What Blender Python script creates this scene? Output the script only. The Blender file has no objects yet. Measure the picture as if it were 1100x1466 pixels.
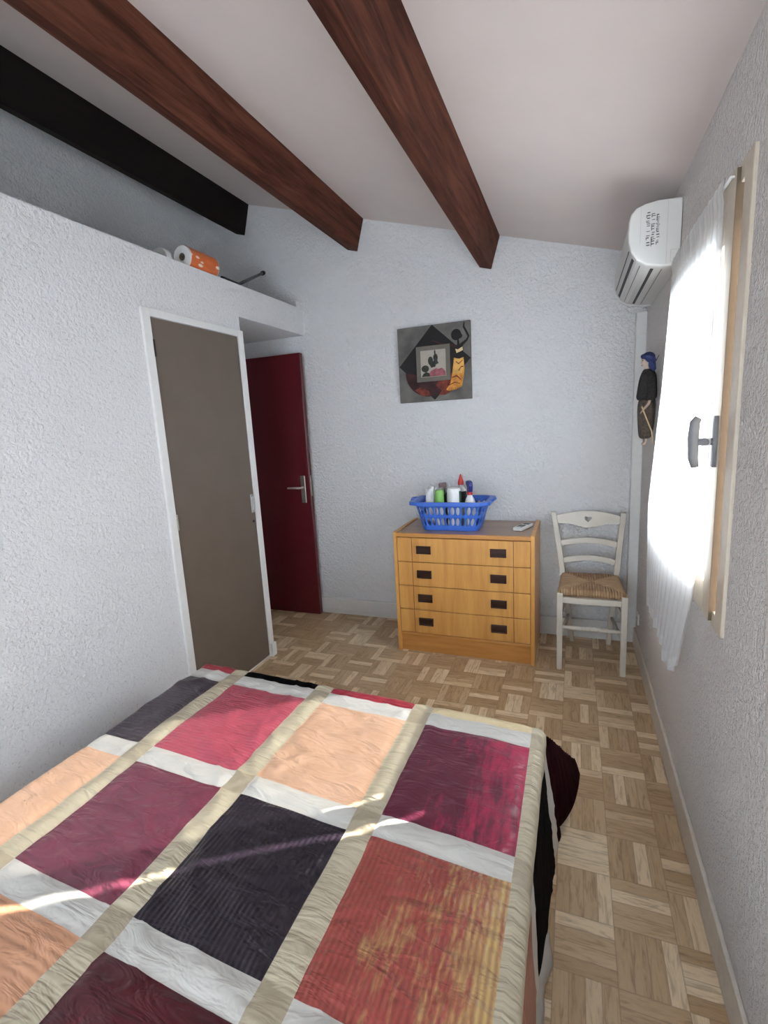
import bpy, bmesh, math, random
from mathutils import Vector, Matrix, noise
random.seed(7)
C = bpy.context.scene.collection
PI = math.pi
SC = bpy.context.scene
SC.view_settings.view_transform = 'Standard'
SC.view_settings.look = 'None'
SC.view_settings.gamma = 1.0
SC.view_settings.use_curve_mapping = False
SC.view_settings.exposure = 1.55

# ------------------------------------------------------------------ helpers
def link(name, me, m=None, parent=None, smooth=False):
    o = bpy.data.objects.new(name, me)
    C.objects.link(o)
    if m is not None and not me.materials:
        for k in (m if isinstance(m, (list, tuple)) else [m]):
            me.materials.append(k)
    if parent is not None:
        o.parent = parent
    if smooth:
        for p in me.polygons:
            p.use_smooth = True
    return o

def obj(name, bm, m=None, parent=None, smooth=False, bevel=0, seg=2, angle=None):
    bmesh.ops.recalc_face_normals(bm, faces=bm.faces)
    me = bpy.data.meshes.new(name)
    bm.to_mesh(me); bm.free()
    o = link(name, me, m, parent, smooth)
    if bevel:
        b = o.modifiers.new('bevel', 'BEVEL'); b.width = bevel; b.segments = seg
        b.limit_method = 'ANGLE'; b.angle_limit = math.radians(35)
    if angle:
        me.shade_smooth() if hasattr(me, 'shade_smooth') else None
        me.set_sharp_from_angle(angle=math.radians(angle))
    return o

def tag(o, label=None, cat=None, group=None, kind=None):
    if label: o['label'] = label
    if cat: o['category'] = cat
    if group: o['group'] = group
    if kind: o['kind'] = kind
    return o

def thing(name, label, cat, loc=(0, 0, 0), rotz=0, group=None, kind=None):
    o = bpy.data.objects.new(name, None); C.objects.link(o)
    o.location = loc; o.rotation_euler = (0, 0, rotz); o.empty_display_size = .05
    return tag(o, label, cat, group, kind)

def box(bm, x0, x1, y0, y1, z0, z1, mtx=None):
    vs = [Vector((x, y, z)) for x in (x0, x1) for y in (y0, y1) for z in (z0, z1)]
    if mtx: vs = [mtx @ v for v in vs]
    v = [bm.verts.new(p) for p in vs]
    for f in ((0, 1, 3, 2), (4, 6, 7, 5), (0, 4, 5, 1), (2, 3, 7, 6), (0, 2, 6, 4), (1, 5, 7, 3)):
        bm.faces.new([v[i] for i in f])

def B(*a, mtx=None):
    bm = bmesh.new(); box(bm, *a, mtx=mtx); return bm

def loft(bm, rings, cap=True, closed=True):
    R = [[bm.verts.new(p) for p in r] for r in rings]
    n = len(R[0])
    for a, b in zip(R[:-1], R[1:]):
        for i in range(n if closed else n - 1):
            j = (i + 1) % n
            bm.faces.new((a[i], a[j], b[j], b[i]))
    if cap and closed:
        bm.faces.new(R[0][::-1]); bm.faces.new(R[-1])
    return R

def lathe(bm, prof, n=24, loc=(0, 0, 0), axis='Z', cap=True):
    L = Vector(loc); rings = []
    for r, h in prof:
        ring = []
        for i in range(n):
            a = 2 * PI * i / n
            c, s = r * math.cos(a), r * math.sin(a)
            p = {'Z': (c, s, h), 'Y': (c, h, s), 'X': (h, c, s)}[axis]
            ring.append(L + Vector(p))
        rings.append(ring)
    loft(bm, rings, cap)

def tube(bm, pts, r, n=10, cap=True):
    pts = [Vector(p) for p in pts]
    rs = r if isinstance(r, (list, tuple)) else [r] * len(pts)
    rings = []; up = None
    for i, p in enumerate(pts):
        t = (pts[min(i + 1, len(pts) - 1)] - pts[max(i - 1, 0)]).normalized()
        if up is None:
            up = Vector((0, 0, 1)) if abs(t.z) < .9 else Vector((0, 1, 0))
        x = t.cross(up).normalized(); y = x.cross(t).normalized(); up = y
        rings.append([p + rs[i] * (math.cos(2 * PI * k / n) * x + math.sin(2 * PI * k / n) * y) for k in range(n)])
    loft(bm, rings, cap)

def bar(bm, p0, p1, w0, d0, w1=None, d1=None, xdir=(1, 0, 0)):
    """square section bar from p0 to p1; w along xdir, d across"""
    p0, p1 = Vector(p0), Vector(p1); w1 = w0 if w1 is None else w1; d1 = d0 if d1 is None else d1
    t = (p1 - p0).normalized(); x = Vector(xdir); x = (x - t * x.dot(t)).normalized(); y = t.cross(x)
    rings = [[p + sx * w / 2 * x + sy * d / 2 * y for sx, sy in ((-1, -1), (1, -1), (1, 1), (-1, 1))]
             for p, w, d in ((p0, w0, d0), (p1, w1, d1))]
    loft(bm, rings)

def prism(bm, poly, d, mtx=None):
    """polygon in XY extruded 0..d in Z then transformed"""
    mtx = mtx or Matrix()
    loft(bm, [[mtx @ Vector((x, y, h)) for x, y in poly] for h in (0, d)])

def shape_mesh(name, loops, d, mtx):
    """flat shape with holes -> solid mesh of thickness d, in local XY, moved by mtx"""
    cu = bpy.data.curves.new(name, 'CURVE'); cu.dimensions = '2D'; cu.fill_mode = 'BOTH'; cu.extrude = d / 2
    for lp in loops:
        s = cu.splines.new('POLY'); s.points.add(len(lp) - 1); s.use_cyclic_u = True
        for q, (x, y) in zip(s.points, lp): q.co = (x, y, 0, 1)
    t = bpy.data.objects.new(name, cu); C.objects.link(t)
    bpy.context.view_layer.update()
    me = bpy.data.meshes.new_from_object(t.evaluated_get(bpy.context.evaluated_depsgraph_get()))
    bpy.data.objects.remove(t); bpy.data.curves.remove(cu)
    me.transform(mtx); me.name = name
    return me

def sphere(bm, c, r, seg=16, rings=10, sc=(1, 1, 1), mtx=None):
    m = Matrix.Translation(c) @ (mtx or Matrix()) @ Matrix.Diagonal((*[r * k for k in sc], 1))
    bmesh.ops.create_uvsphere(bm, u_segments=seg, v_segments=rings, radius=1, matrix=m)

# ---------------------------------------------------------------- materials
class NT:
    def __init__(s, name):
        s.m = bpy.data.materials.new(name); s.m.use_nodes = True
        s.t = s.m.node_tree; s.n = s.t.nodes; s.l = s.t.links
        s.b = s.n['Principled BSDF']; s.out = s.n['Material Output']
    def add(s, typ, **kw):
        n = s.n.new(typ)
        for k, v in kw.items():
            if k.startswith('i_'):
                key = k[2:]; key = int(key) if key.isdigit() else key
                s.put(n.inputs[key], v)
            else: setattr(n, k, v)
        return n
    def put(s, sock, v):
        if isinstance(v, bpy.types.NodeSocket): s.l.new(v, sock)
        else: sock.default_value = v
    def math(s, op, a, b=0.0, c=None):
        n = s.add('ShaderNodeMath', operation=op); s.put(n.inputs[0], a); s.put(n.inputs[1], b)
        if c is not None: s.put(n.inputs[2], c)
        return n.outputs[0]
    def mix(s, f, a, b, typ='MIX'):
        n = s.add('ShaderNodeMix', data_type='RGBA', blend_type=typ)
        s.put(n.inputs[0], f); s.put(n.inputs[6], a); s.put(n.inputs[7], b); return n.outputs[2]
    def obj(s): return s.add('ShaderNodeTexCoord').outputs['Object']
    def uv(s): return s.add('ShaderNodeTexCoord').outputs['UV']
    def mapping(s, v, scale=(1, 1, 1), loc=(0, 0, 0), rot=(0, 0, 0)):
        n = s.add('ShaderNodeMapping'); s.put(n.inputs[0], v)
        n.inputs['Scale'].default_value = scale; n.inputs['Location'].default_value = loc; n.inputs['Rotation'].default_value = rot
        return n.outputs[0]
    def noise(s, v, scale, detail=3, rough=.5, dist=0):
        n = s.add('ShaderNodeTexNoise'); s.put(n.inputs['Vector'], v)
        n.inputs['Scale'].default_value = scale; n.inputs['Detail'].default_value = detail
        n.inputs['Roughness'].default_value = rough; n.inputs['Distortion'].default_value = dist
        return n.outputs[0]
    def ramp(s, f, stops):
        n = s.add('ShaderNodeValToRGB'); s.put(n.inputs[0], f)
        e = n.color_ramp.elements
        while len(e) < len(stops): e.new(.5)
        for k, (p, c) in zip(e, stops): k.position = p; k.color = (*c, 1) if len(c) == 3 else c
        return n.outputs[0]
    def bump(s, h, strength=.5, dist=.01, prev=None):
        n = s.add('ShaderNodeBump'); s.put(n.inputs['Height'], h)
        n.inputs['Strength'].default_value = strength; n.inputs['Distance'].default_value = dist
        if prev is not None: s.put(n.inputs['Normal'], prev)
        return n.outputs[0]
    def set(s, **kw):
        for k, v in kw.items():
            k = {'col': 'Base Color', 'rough': 'Roughness', 'metal': 'Metallic', 'normal': 'Normal', 'sheen': 'Sheen Weight',
                 'sheenr': 'Sheen Roughness', 'sheent': 'Sheen Tint', 'spec': 'Specular IOR Level', 'coat': 'Coat Weight',
                 'trans': 'Transmission Weight', 'alpha': 'Alpha', 'sss': 'Subsurface Weight', 'aniso': 'Anisotropic'}.get(k, k)
            if isinstance(v, tuple) and len(v) == 3: v = (*v, 1)
            s.put(s.b.inputs[k], v)
        return s

def plain(name, col, rough=.5, metal=0, nz=.06, scale=40, bump=0, **kw):
    t = NT(name); v = t.obj()
    n = t.noise(v, scale, 3)
    dark = tuple(c * (1 - nz) for c in col); lite = tuple(min(1, c * (1 + nz)) for c in col)
    t.set(col=t.ramp(n, [(.3, dark), (.7, lite)]), rough=rough, metal=metal, **kw)
    if bump: t.set(normal=t.bump(n, bump, .003))
    return t.m

def stucco(name, col, k=1.0, scale=75, pits=.0):
    t = NT(name); v = t.obj()
    a = t.noise(v, scale, 4, .55, .6)
    bl = t.ramp(a, [(.36, (0, 0, 0)), (.62, (1, 1, 1))])
    vo = t.add('ShaderNodeTexVoronoi', feature='SMOOTH_F1'); t.put(vo.inputs['Vector'], v); vo.inputs['Scale'].default_value = scale * .9
    h = t.math('ADD', t.math('MULTIPLY', bl, .7), t.math('MULTIPLY', vo.outputs['Distance'], .8))
    big = t.noise(v, 3.0, 2)
    nrm = t.bump(h, .85 * k, .006)
    nrm = t.bump(big, .25, .02, nrm)
    c = t.ramp(t.noise(v, 1.7, 3), [(.3, tuple(x * .97 for x in col)), (.7, col)])
    if pits:
        p = t.noise(v, 105, 2, .5)
        c = t.mix(t.ramp(p, [(.30, (pits,) * 3), (.37, (0, 0, 0))]), c, tuple(x * .45 for x in col) + (1,))
    t.set(col=c, rough=.92, normal=nrm, spec=.2)
    return t.m

def wood(name, c1, c2, axis='Z', ring=9.0, rough=.45, fine=60, bump=.1, coat=0):
    t = NT(name); v = t.obj()
    sc = {'X': (.6, 7, 7), 'Y': (7, .6, 7), 'Z': (7, 7, .6)}[axis]
    mv = t.mapping(v, scale=sc)
    n = t.noise(mv, ring / 5, 4, .55, 1.2)
    sc2 = tuple(k * 1.0 for k in {'X': (.05, 1, 1), 'Y': (1, .05, 1), 'Z': (1, 1, .05)}[axis])
    f = t.noise(t.mapping(v, scale=sc2), fine * 5, 2)
    g = t.math('ADD', t.math('MULTIPLY', n, .75), t.math('MULTIPLY', f, .25))
    if 'beam' in name: t.set(spec=.15)
    t.set(col=t.ramp(g, [(.36, c1), (.62, c2)]), rough=rough, normal=t.bump(f, bump, .001), coat=coat)
    return t.m

M = {}
M['wall'] = stucco('white_stucco', (.79, .79, .80), 1.25, 62)
M['wall_l'] = stucco('white_stucco_pitted', (.77, .77, .785), .7, 70, .40)
M['wall_r'] = stucco('white_stucco_right', (.78, .735, .71), 1.3, 85)
M['ceil'] = plain('ceiling_paint', (.68, .60, .57), .9, nz=.02, scale=4)
M['beam'] = wood('dark_stained_beam', (.045, .013, .008), (.135, .046, .028), 'Y', 14, .75, 40, .4)
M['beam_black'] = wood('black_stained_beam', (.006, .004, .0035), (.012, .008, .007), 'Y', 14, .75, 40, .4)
M['white_paint'] = plain('white_gloss_paint', (.80, .80, .79), .35, nz=.02)
M['trim'] = plain('off_white_trim', (.70, .69, .67), .45, nz=.03)
M['trim_r'] = plain('grey_beige_skirting', (.62, .56, .49), .5, nz=.06)
M['brown_door'] = plain('taupe_brown_paint', (.150, .118, .092), .45, nz=.05, scale=6)
M['red_door'] = plain('burgundy_paint', (.095, .007, .012), .30, nz=.05, scale=5)
M['steel'] = plain('brushed_steel', (.55, .54, .52), .3, metal=1)
M['black_metal'] = plain('black_metal', (.015, .015, .016), .4, metal=.3)
M['brass'] = plain('aged_steel', (.42, .38, .33), .35, metal=1)
M['frame'] = plain('cream_window_paint', (.58, .50, .40), .4, nz=.03)
M['plastic_grey'] = plain('grey_plastic', (.23, .23, .245), .45)
M['ac'] = plain('white_plastic', (.70, .69, .665), .35, nz=.01)
M['ac_dark'] = plain('dark_slot', (.02, .02, .02), .6)
M['ac_body'] = plain('ivory_plastic', (.58, .565, .54), .4, nz=.01)
M['print'] = plain('grey_print', (.09, .085, .085), .6)
M['oak'] = wood('honey_wood_veneer', (.58, .265, .062), (.72, .375, .105), 'Z', 9, .38, 50, .05, .15)
M['oak_x'] = wood('honey_wood_plinth', (.52, .225, .052), (.66, .32, .085), 'X', 9, .38, 50, .05, .15)
M['top'] = wood('brown_veneer_top', (.27, .15, .08), (.36, .21, .12), 'X', 8, .3, 50, .04, .3)
M['groove'] = plain('dark_groove', (.16, .06, .015), .6)
M['pull'] = plain('dark_brown_plastic', (.035, .013, .009), .3)
M['chair'] = plain('grey_beige_lacquer', (.60, .555, .48), .38, nz=.04, scale=12)
M['blue'] = plain('blue_plastic', (.045, .15, .62), .35, nz=.02)
M['green'] = plain('lime_plastic', (.22, .50, .11), .4)
M['dgreen'] = plain('dark_green_label', (.01, .10, .06), .4)
M['wplastic'] = plain('white_bottle', (.80, .80, .80), .35, nz=.02)
M['bplastic'] = plain('black_bottle', (.02, .02, .023), .35)
M['redp'] = plain('red_plastic', (.55, .02, .02), .35)
M['navyp'] = plain('navy_plastic', (.02, .03, .20), .35)
M['yellowp'] = plain('yellow_plastic', (.55, .50, .12), .4)
M['mauve'] = plain('mauve_sponge', (.22, .15, .15), .9, nz=.2, scale=120, bump=.5)
M['bag'] = plain('crumpled_white_plastic', (.72, .73, .74), .35, nz=.05)
M['rag'] = plain('grey_pink_cloth', (.50, .43, .42), .9, nz=.2, scale=60)
M['sheet'] = plain('pale_grey_cotton', (.55, .54, .52), .8, nz=.05, scale=20)
M['mattress'] = plain('mattress_cotton', (.72, .70, .66), .9)
M['bedbase'] = plain('bed_base_beige', (.45, .36, .26), .8)
M['paper'] = plain('paper_towel', (.78, .77, .76), .95, nz=.05, scale=200, bump=.3)
M['skin'] = plain('painted_face', (.52, .40, .33), .6)
M['robe'] = plain('dark_brown_cloth', (.085, .064, .052), .9, nz=.5, scale=90, bump=.5)
M['tunic'] = plain('black_cloth', (.022, .020, .020), .9, nz=.6, scale=120, bump=.5)
M['scarf'] = plain('indigo_cloth', (.030, .045, .16), .75, nz=.35, scale=60, bump=.4)

# wrapped kitchen roll : orange film with white flecks
t = NT('orange_printed_film'); v = t.obj()
vo = t.add('ShaderNodeTexVoronoi', feature='F1'); t.put(vo.inputs['Vector'], t.mapping(v, scale=(1, .5, 1), rot=(.5, .2, .3))); vo.inputs['Scale'].default_value = 34
fl = t.math('MULTIPLY', t.ramp(vo.outputs['Distance'], [(.22, (1, 1, 1)), (.30, (0, 0, 0))]), t.ramp(t.noise(v, 11, 1), [(.50, (0, 0, 0)), (.54, (1, 1, 1))]))
t.set(col=t.mix(fl, (.72, .17, .05, 1), (.85, .70, .60, 1)), rough=.28, normal=t.bump(t.noise(v, 30, 3), .4, .006))
M['film'] = t.m

# parquet pattern vinyl floor : basket weave of strips
t = NT('parquet_pattern_vinyl'); v = t.obj()
sx = t.add('ShaderNodeSeparateXYZ'); t.put(sx.inputs[0], v)
X = t.math('DIVIDE', t.math('SUBTRACT', sx.outputs[0], .1265), .162)
Y = t.math('DIVIDE', t.math('SUBTRACT', sx.outputs[1], 1.324), .168)
fx, fy = t.math('FLOOR', X), t.math('FLOOR', Y)
par = t.math('FLOORED_MODULO', t.math('ADD', fx, fy), 2)
gx, gy = t.math('SUBTRACT', X, fx), t.math('SUBTRACT', Y, fy)
def sel(a, b): return t.math('ADD', t.math('MULTIPLY', par, a), t.math('MULTIPLY', t.math('SUBTRACT', 1.0, par), b))
s_ = sel(gx, gy); l_ = sel(gy, gx)
S4 = t.math('MULTIPLY', s_, 4.0); idx = t.math('FLOOR', S4)
cv = t.add('ShaderNodeCombineXYZ'); t.put(cv.inputs[0], fx); t.put(cv.inputs[1], fy); t.put(cv.inputs[2], idx)
wn = t.add('ShaderNodeTexWhiteNoise', noise_dimensions='3D'); t.put(wn.inputs['Vector'], cv.outputs[0])
base = t.ramp(wn.outputs['Value'], [(.0, (.50, .335, .185)), (.45, (.58, .405, .235)), (.68, (.63, .455, .275)), (.74, (.80, .63, .42)), (1, (.86, .70, .49))])
gv = t.add('ShaderNodeCombineXYZ')
t.put(gv.inputs[0], t.math('ADD', t.math('MULTIPLY', t.math('ADD', s_, t.math('MULTIPLY', fx, 3.7)), 9.0), t.math('MULTIPLY', wn.outputs['Value'], 31.0)))
t.put(gv.inputs[1], t.math('ADD', t.math('MULTIPLY', l_, 1.3), t.math('MULTIPLY', fy, 5.3)))
t.put(gv.inputs[2], idx)
gr = t.noise(gv.outputs[0], 1.6, 4, .6, .8)
grain = t.ramp(gr, [(.26, (.56, .52, .47)), (.48, (.92, .91, .90)), (.60, (1, 1, 1)), (.78, (.86, .84, .80))])
c = t.mix(1.0, base, grain, 'MULTIPLY')
fs = t.math('SUBTRACT', S4, idx)
e1 = t.math('MINIMUM', fs, t.math('SUBTRACT', 1.0, fs)); e2 = t.math('MINIMUM', l_, t.math('SUBTRACT', 1.0, l_))
ln = t.math('MAXIMUM', t.math('LESS_THAN', e1, .035), t.math('LESS_THAN', e2, .010))
c = t.mix(t.math('MULTIPLY', ln, .38), c, (.20, .13, .08, 1))
t.set(col=c, rough=t.ramp(gr, [(.3, (.42,) * 3), (.7, (.34,) * 3)]), normal=t.bump(t.math('SUBTRACT', 1.0, ln), .15, .001), spec=.45)
M['floor'] = t.m

# thin window glass
t = NT('window_glass'); t.n.remove(t.b)
tr = t.add('ShaderNodeBsdfTransparent'); gl = t.add('ShaderNodeBsdfGlossy'); gl.inputs['Roughness'].default_value = .02
tr.inputs[0].default_value = (.97, .98, .98, 1)
mx = t.add('ShaderNodeMixShader'); mx.inputs[0].default_value = .07
t.l.new(tr.outputs[0], mx.inputs[1]); t.l.new(gl.outputs[0], mx.inputs[2]); t.l.new(mx.outputs[0], t.out.inputs[0])
M['glass'] = t.m

def voile(name, see):
    t = NT(name); t.n.remove(t.b)
    v = t.obj()
    df = t.add('ShaderNodeBsdfDiffuse'); df.inputs[0].default_value = (.84, .84, .85, 1)
    tl = t.add('ShaderNodeBsdfTranslucent'); tl.inputs[0].default_value = (.84, .85, .87, 1)
    tr = t.add('ShaderNodeBsdfTransparent')
    a = t.add('ShaderNodeMixShader'); a.inputs[0].default_value = .62
    t.l.new(df.outputs[0], a.inputs[1]); t.l.new(tl.outputs[0], a.inputs[2])
    b = t.add('ShaderNodeMixShader')
    w = t.noise(t.mapping(v, scale=(60, 60, 6)), 1.0, 2)
    t.l.new(t.math('ADD', t.math('MULTIPLY', w, .12), see - .06), b.inputs[0])
    t.l.new(a.outputs[0], b.inputs[1]); t.l.new(tr.outputs[0], b.inputs[2]); t.l.new(b.outputs[0], t.out.inputs[0])
    return t.m
M['voile'] = voile('white_voile', .19)
M['voile_hem'] = voile('white_voile_doubled', .10)

# quilt fabrics (UV in metres of cloth : u across, v along)
def satin(name, c1, c2=None, rough=.34, wr=.5, stripes=None, sheen=0, sheent=(1, 1, 1), streak=None, spec=.5, gather=None):
    t = NT(name); v = t.uv()
    c2 = c2 or tuple(x * .8 for x in c1)
    n = t.noise(v, 9, 4, .6, .5)
    col = t.ramp(n, [(.35, c2), (.65, c1)])
    wv = t.noise(t.mapping(v, scale=(5, 14, 1), rot=(0, 0, .5)), 1.6, 3, .5, .9)
    nrm = t.bump(wv, wr, .028)
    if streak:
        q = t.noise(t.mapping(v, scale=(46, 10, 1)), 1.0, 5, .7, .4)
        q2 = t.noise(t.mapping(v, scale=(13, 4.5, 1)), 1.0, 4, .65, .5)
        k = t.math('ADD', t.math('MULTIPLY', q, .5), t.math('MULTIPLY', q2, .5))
        if len(streak) > 2:   # painted window sheen: streaks crowd towards the window-side edge of the patch
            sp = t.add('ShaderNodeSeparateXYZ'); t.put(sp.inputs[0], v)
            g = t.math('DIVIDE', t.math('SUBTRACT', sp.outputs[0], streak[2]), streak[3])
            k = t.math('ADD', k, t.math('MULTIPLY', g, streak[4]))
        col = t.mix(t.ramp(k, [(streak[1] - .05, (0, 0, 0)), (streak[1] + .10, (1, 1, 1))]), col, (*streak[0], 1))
    if stripes:
        w = t.add('ShaderNodeTexWave', wave_type='BANDS', bands_direction='X' if stripes[0] == 'u' else 'Y')
        t.put(w.inputs['Vector'], v); w.inputs['Scale'].default_value = stripes[1]; w.inputs['Distortion'].default_value = .25
        w.inputs['Detail'].default_value = 1; w.inputs['Detail Scale'].default_value = 3
        col = t.mix(t.math('MULTIPLY', w.outputs['Fac'], stripes[2]), col, tuple(x * .45 for x in c1) + (1,))
        nrm = t.bump(w.outputs['Fac'], .35, .003, nrm)
    if gather:
        gsc = (5, 46, 1) if gather == 'v' else (46, 5, 1)
        g_ = t.noise(t.mapping(v, scale=gsc, rot=(0, 0, .25)), 1.0, 2, .5, .7)
        nrm = t.bump(g_, .9, .011, nrm)
    t.set(col=col, rough=rough, normal=nrm, sheen=sheen, sheent=sheent, spec=spec)
    return t.m
Q = {}
Q['band'] = satin('quilt_white_satin', (.62, .605, .565), (.57, .555, .52), .38, .45)
Q['strip'] = satin('quilt_cream_satin', (.55, .485, .355), (.49, .43, .31), .42, .5, gather='v')
Q['cross'] = satin('quilt_beige_satin', (.44, .375, .27), (.40, .34, .245), .42, .4)
Q['plum'] = satin('quilt_plum_stripe', (.085, .060, .078), (.06, .045, .058), .33, .5, ('v', 22, .5))
Q['coral'] = satin('quilt_coral_satin', (.54, .10, .15), (.47, .085, .12), .30, .6, ('v', 26, .30))
Q['peach'] = satin('quilt_peach_satin', (.70, .44, .30), (.64, .385, .25), .40, .6)
Q['crimson'] = satin('quilt_crimson_velvet', (.115, .010, .030), (.085, .008, .024), .36, .5, None, .25, (.9, .4, .6), ((.42, .022, .075), .53, -.26, .4, .30))  # raspberry streaks put the window's sheen into the colour, densest on its side
Q['mauve'] = satin('quilt_mauve_satin', (.19, .045, .075), (.15, .035, .06), .28, .7)
Q['navy'] = satin('quilt_dark_navy_stripe', (.026, .017, .028), (.018, .013, .022), .33, .6, ('u', 24, .42))
Q['brick'] = satin('quilt_brick_gold_sheen', (.42, .085, .07), (.34, .065, .055), .36, .6, ('u', 24, .45), .1, (1, .8, .5), ((.60, .40, .16), .535, -.28, .4, .26))  # gold thread streaks, also painting in window gloss towards the window side
Q['orange'] = satin('quilt_orange_satin', (.68, .355, .21), (.62, .31, .175), .42, .5, ('v', 18, .12))
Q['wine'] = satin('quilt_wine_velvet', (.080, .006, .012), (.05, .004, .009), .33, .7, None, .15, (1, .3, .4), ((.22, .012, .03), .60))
Q['rust'] = satin('quilt_rust_stripe', (.42, .17, .12), (.36, .13, .09), .42, .4, ('u', 24, .4))
Q['red'] = satin('quilt_red_satin', (.40, .04, .06), (.32, .03, .05), .32, .6, ('v', 22, .2))
Q['gold'] = satin('quilt_pale_gold', (.70, .58, .36), (.62, .50, .30), .40, .6)
Q['black'] = satin('quilt_black_velvet', (.005, .0045, .005), (.0035, .003, .0035), .9, .4, None, 0, (1, 1, 1), None, .04)
Q['maroon'] = satin('quilt_dark_maroon', (.022, .003, .005), (.014, .002, .004), .9, .4, None, 0, (1, 1, 1), None, .05)

# ------------------------------------------------------------------- camera
cam = bpy.data.cameras.new('camera'); co = bpy.data.objects.new('camera', cam); C.objects.link(co)
CAMR = [[0.932011, 0.3583, -0.054565], [0.013002, -0.183512, -0.982932], [-0.362198, 0.915393, -0.175693]]
mw = Matrix.Identity(4)
for i in range(3):
    mw[i][0] = CAMR[0][i]; mw[i][1] = -CAMR[1][i]; mw[i][2] = -CAMR[2][i]
mw.translation = (0, 0, 1.48)
co.matrix_world = mw
cam.sensor_fit = 'VERTICAL'; cam.sensor_height = 24.0; cam.lens = 24.0 * 697.45 / 1466.0
cam.clip_start = .02
SC.camera = co

# ------------------------------------------------------- light: sky and sun
w = bpy.data.worlds.new('daylight'); SC.world = w; w.use_nodes = True
bg = w.node_tree.nodes['Background']; bg.inputs[0].default_value = (.81, .905, 1.0, 1); bg.inputs[1].default_value = 4.6
sl = bpy.data.lights.new('sun', 'SUN'); sl.energy = 9.5; sl.angle = math.radians(.6); sl.color = (1, .95, .87)
so = bpy.data.objects.new('sun', sl); C.objects.link(so)
so.location = (3, 3.2, 3.2)
so.rotation_euler = Vector((-.835, -.550, -.49)).to_track_quat('-Z', 'Y').to_euler()

# ------------------------------------------------------------------ setting
XR, XL, XLL, YB, YN = .383, -1.883, -2.68, 3.345, -1.5
def cz(x): return 2.353 + .294 * (.383 - x)
TH = .2
S = lambda name, bm, m, label, cat, **k: tag(obj(name, bm, m, **k), label, cat, kind='structure')
S('floor', B(XLL - .1, XR + TH, YN - .1, YB + .1, -.08, 0), M['floor'], 'wood parquet pattern vinyl floor laid in basket weave', 'floor')
bm = bmesh.new()
prism(bm, [(XLL - .1, cz(XLL - .1)), (XR + TH, cz(XR + TH)), (XR + TH, cz(XR + TH) + .12), (XLL - .1, cz(XLL - .1) + .12)], YB - YN + .2,
      Matrix(((1, 0, 0, 0), (0, 0, 1, YN - .1), (0, 1, 0, 0), (0, 0, 0, 1))))
S('ceiling', bm, M['ceil'], 'sloping pinkish white ceiling between dark beams', 'ceiling')
bm = bmesh.new()
prism(bm, [(XLL - .1, 0), (XR + TH, 0), (XR + TH, cz(XR + TH)), (XLL - .1, cz(XLL - .1))], .1,
      Matrix(((1, 0, 0, 0), (0, 0, 1, YB), (0, 1, 0, 0), (0, 0, 0, 1))))
S('wall_back', bm, M['wall'], 'white rough plaster end wall behind the chest of drawers', 'wall')
# right wall with the window opening
WY0, WY1, WZ0, WZ1 = 1.528, 2.455, .89, 2.03
bm = bmesh.new()
for y0, y1, z0, z1 in ((YN, WY0, 0, cz(XR) + .02), (WY1, YB, 0, cz(XR) + .02), (WY0, WY1, 0, WZ0), (WY0, WY1, WZ1, cz(XR) + .02)):
    box(bm, XR, XR + TH, y0, y1, z0, z1)
S('wall_right', bm, M['wall_r'], 'white rough plaster wall holding the window', 'wall')
# rear wall (behind the viewer) with an opening added to let in fill skylight
bm = bmesh.new()
ax0, ax1, az0, az1 = -1.12, -.02, .12, 2.10
for x0, x1, z0, z1 in ((XLL - .1, ax0, 0, cz(XLL - .1)), (ax1, XR + TH, 0, cz(ax1)), (ax0, ax1, 0, az0), (ax0, ax1, az1, 2.5)):
    box(bm, x0, x1, YN - .1, YN, z0, z1)
prism(bm, [(ax0, 2.5), (ax1, 2.5), (ax1, cz(ax1)), (ax0, cz(ax0))], .1, Matrix(((1, 0, 0, 0), (0, 0, 1, YN - .1), (0, 1, 0, 0), (0, 0, 0, 1))))
S('wall_rear', bm, M['wall'], 'white plaster wall behind the viewer', 'wall')
# left wall with ledge, drop over the passage, storage recess above
bm = bmesh.new()
box(bm, XL - .1, XL, YN, 2.572, 0, 2.352); box(bm, XL - .1, XL, 2.572, YB, 2.165, 2.352)
box(bm, XLL, XL - .1, 2.472, 2.572, 0, 2.165)
S('wall_left', bm, M['wall_l'], 'white rough plaster wall with open ledge on top', 'wall')
S('wall_upper', B(XLL - .1, XLL, YN, YB, 0, cz(XLL) + .02), M['wall'], 'white plaster wall deep behind the ledge', 'wall')
S('mezzanine_floor', B(XLL, XL - .1, YN, YB, 2.165, 2.30), M['wall'], 'plastered storage deck behind the ledge, soffit over the passage', 'deck')
S('trim_1', B(-2.08, -1.90, YB - .05, YB, 2.30, 2.405), M['wall'], 'small plastered block on ledge end against the back wall', 'trim', bevel=.003)
# baseboards
bm = bmesh.new(); box(bm, XLL, XR, YB - .028, YB, .038, .132); box(bm, XLL, XR, YB - .016, YB, 0, .038)
S('baseboard_back', bm, M['trim'], 'white stepped skirting along the end wall', 'baseboard', bevel=.003)
S('baseboard_right', B(XR - .013, XR, YN, YB - .03, 0, .118), M['trim_r'], 'greyish beige skirting under the window wall', 'baseboard', bevel=.004)
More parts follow.
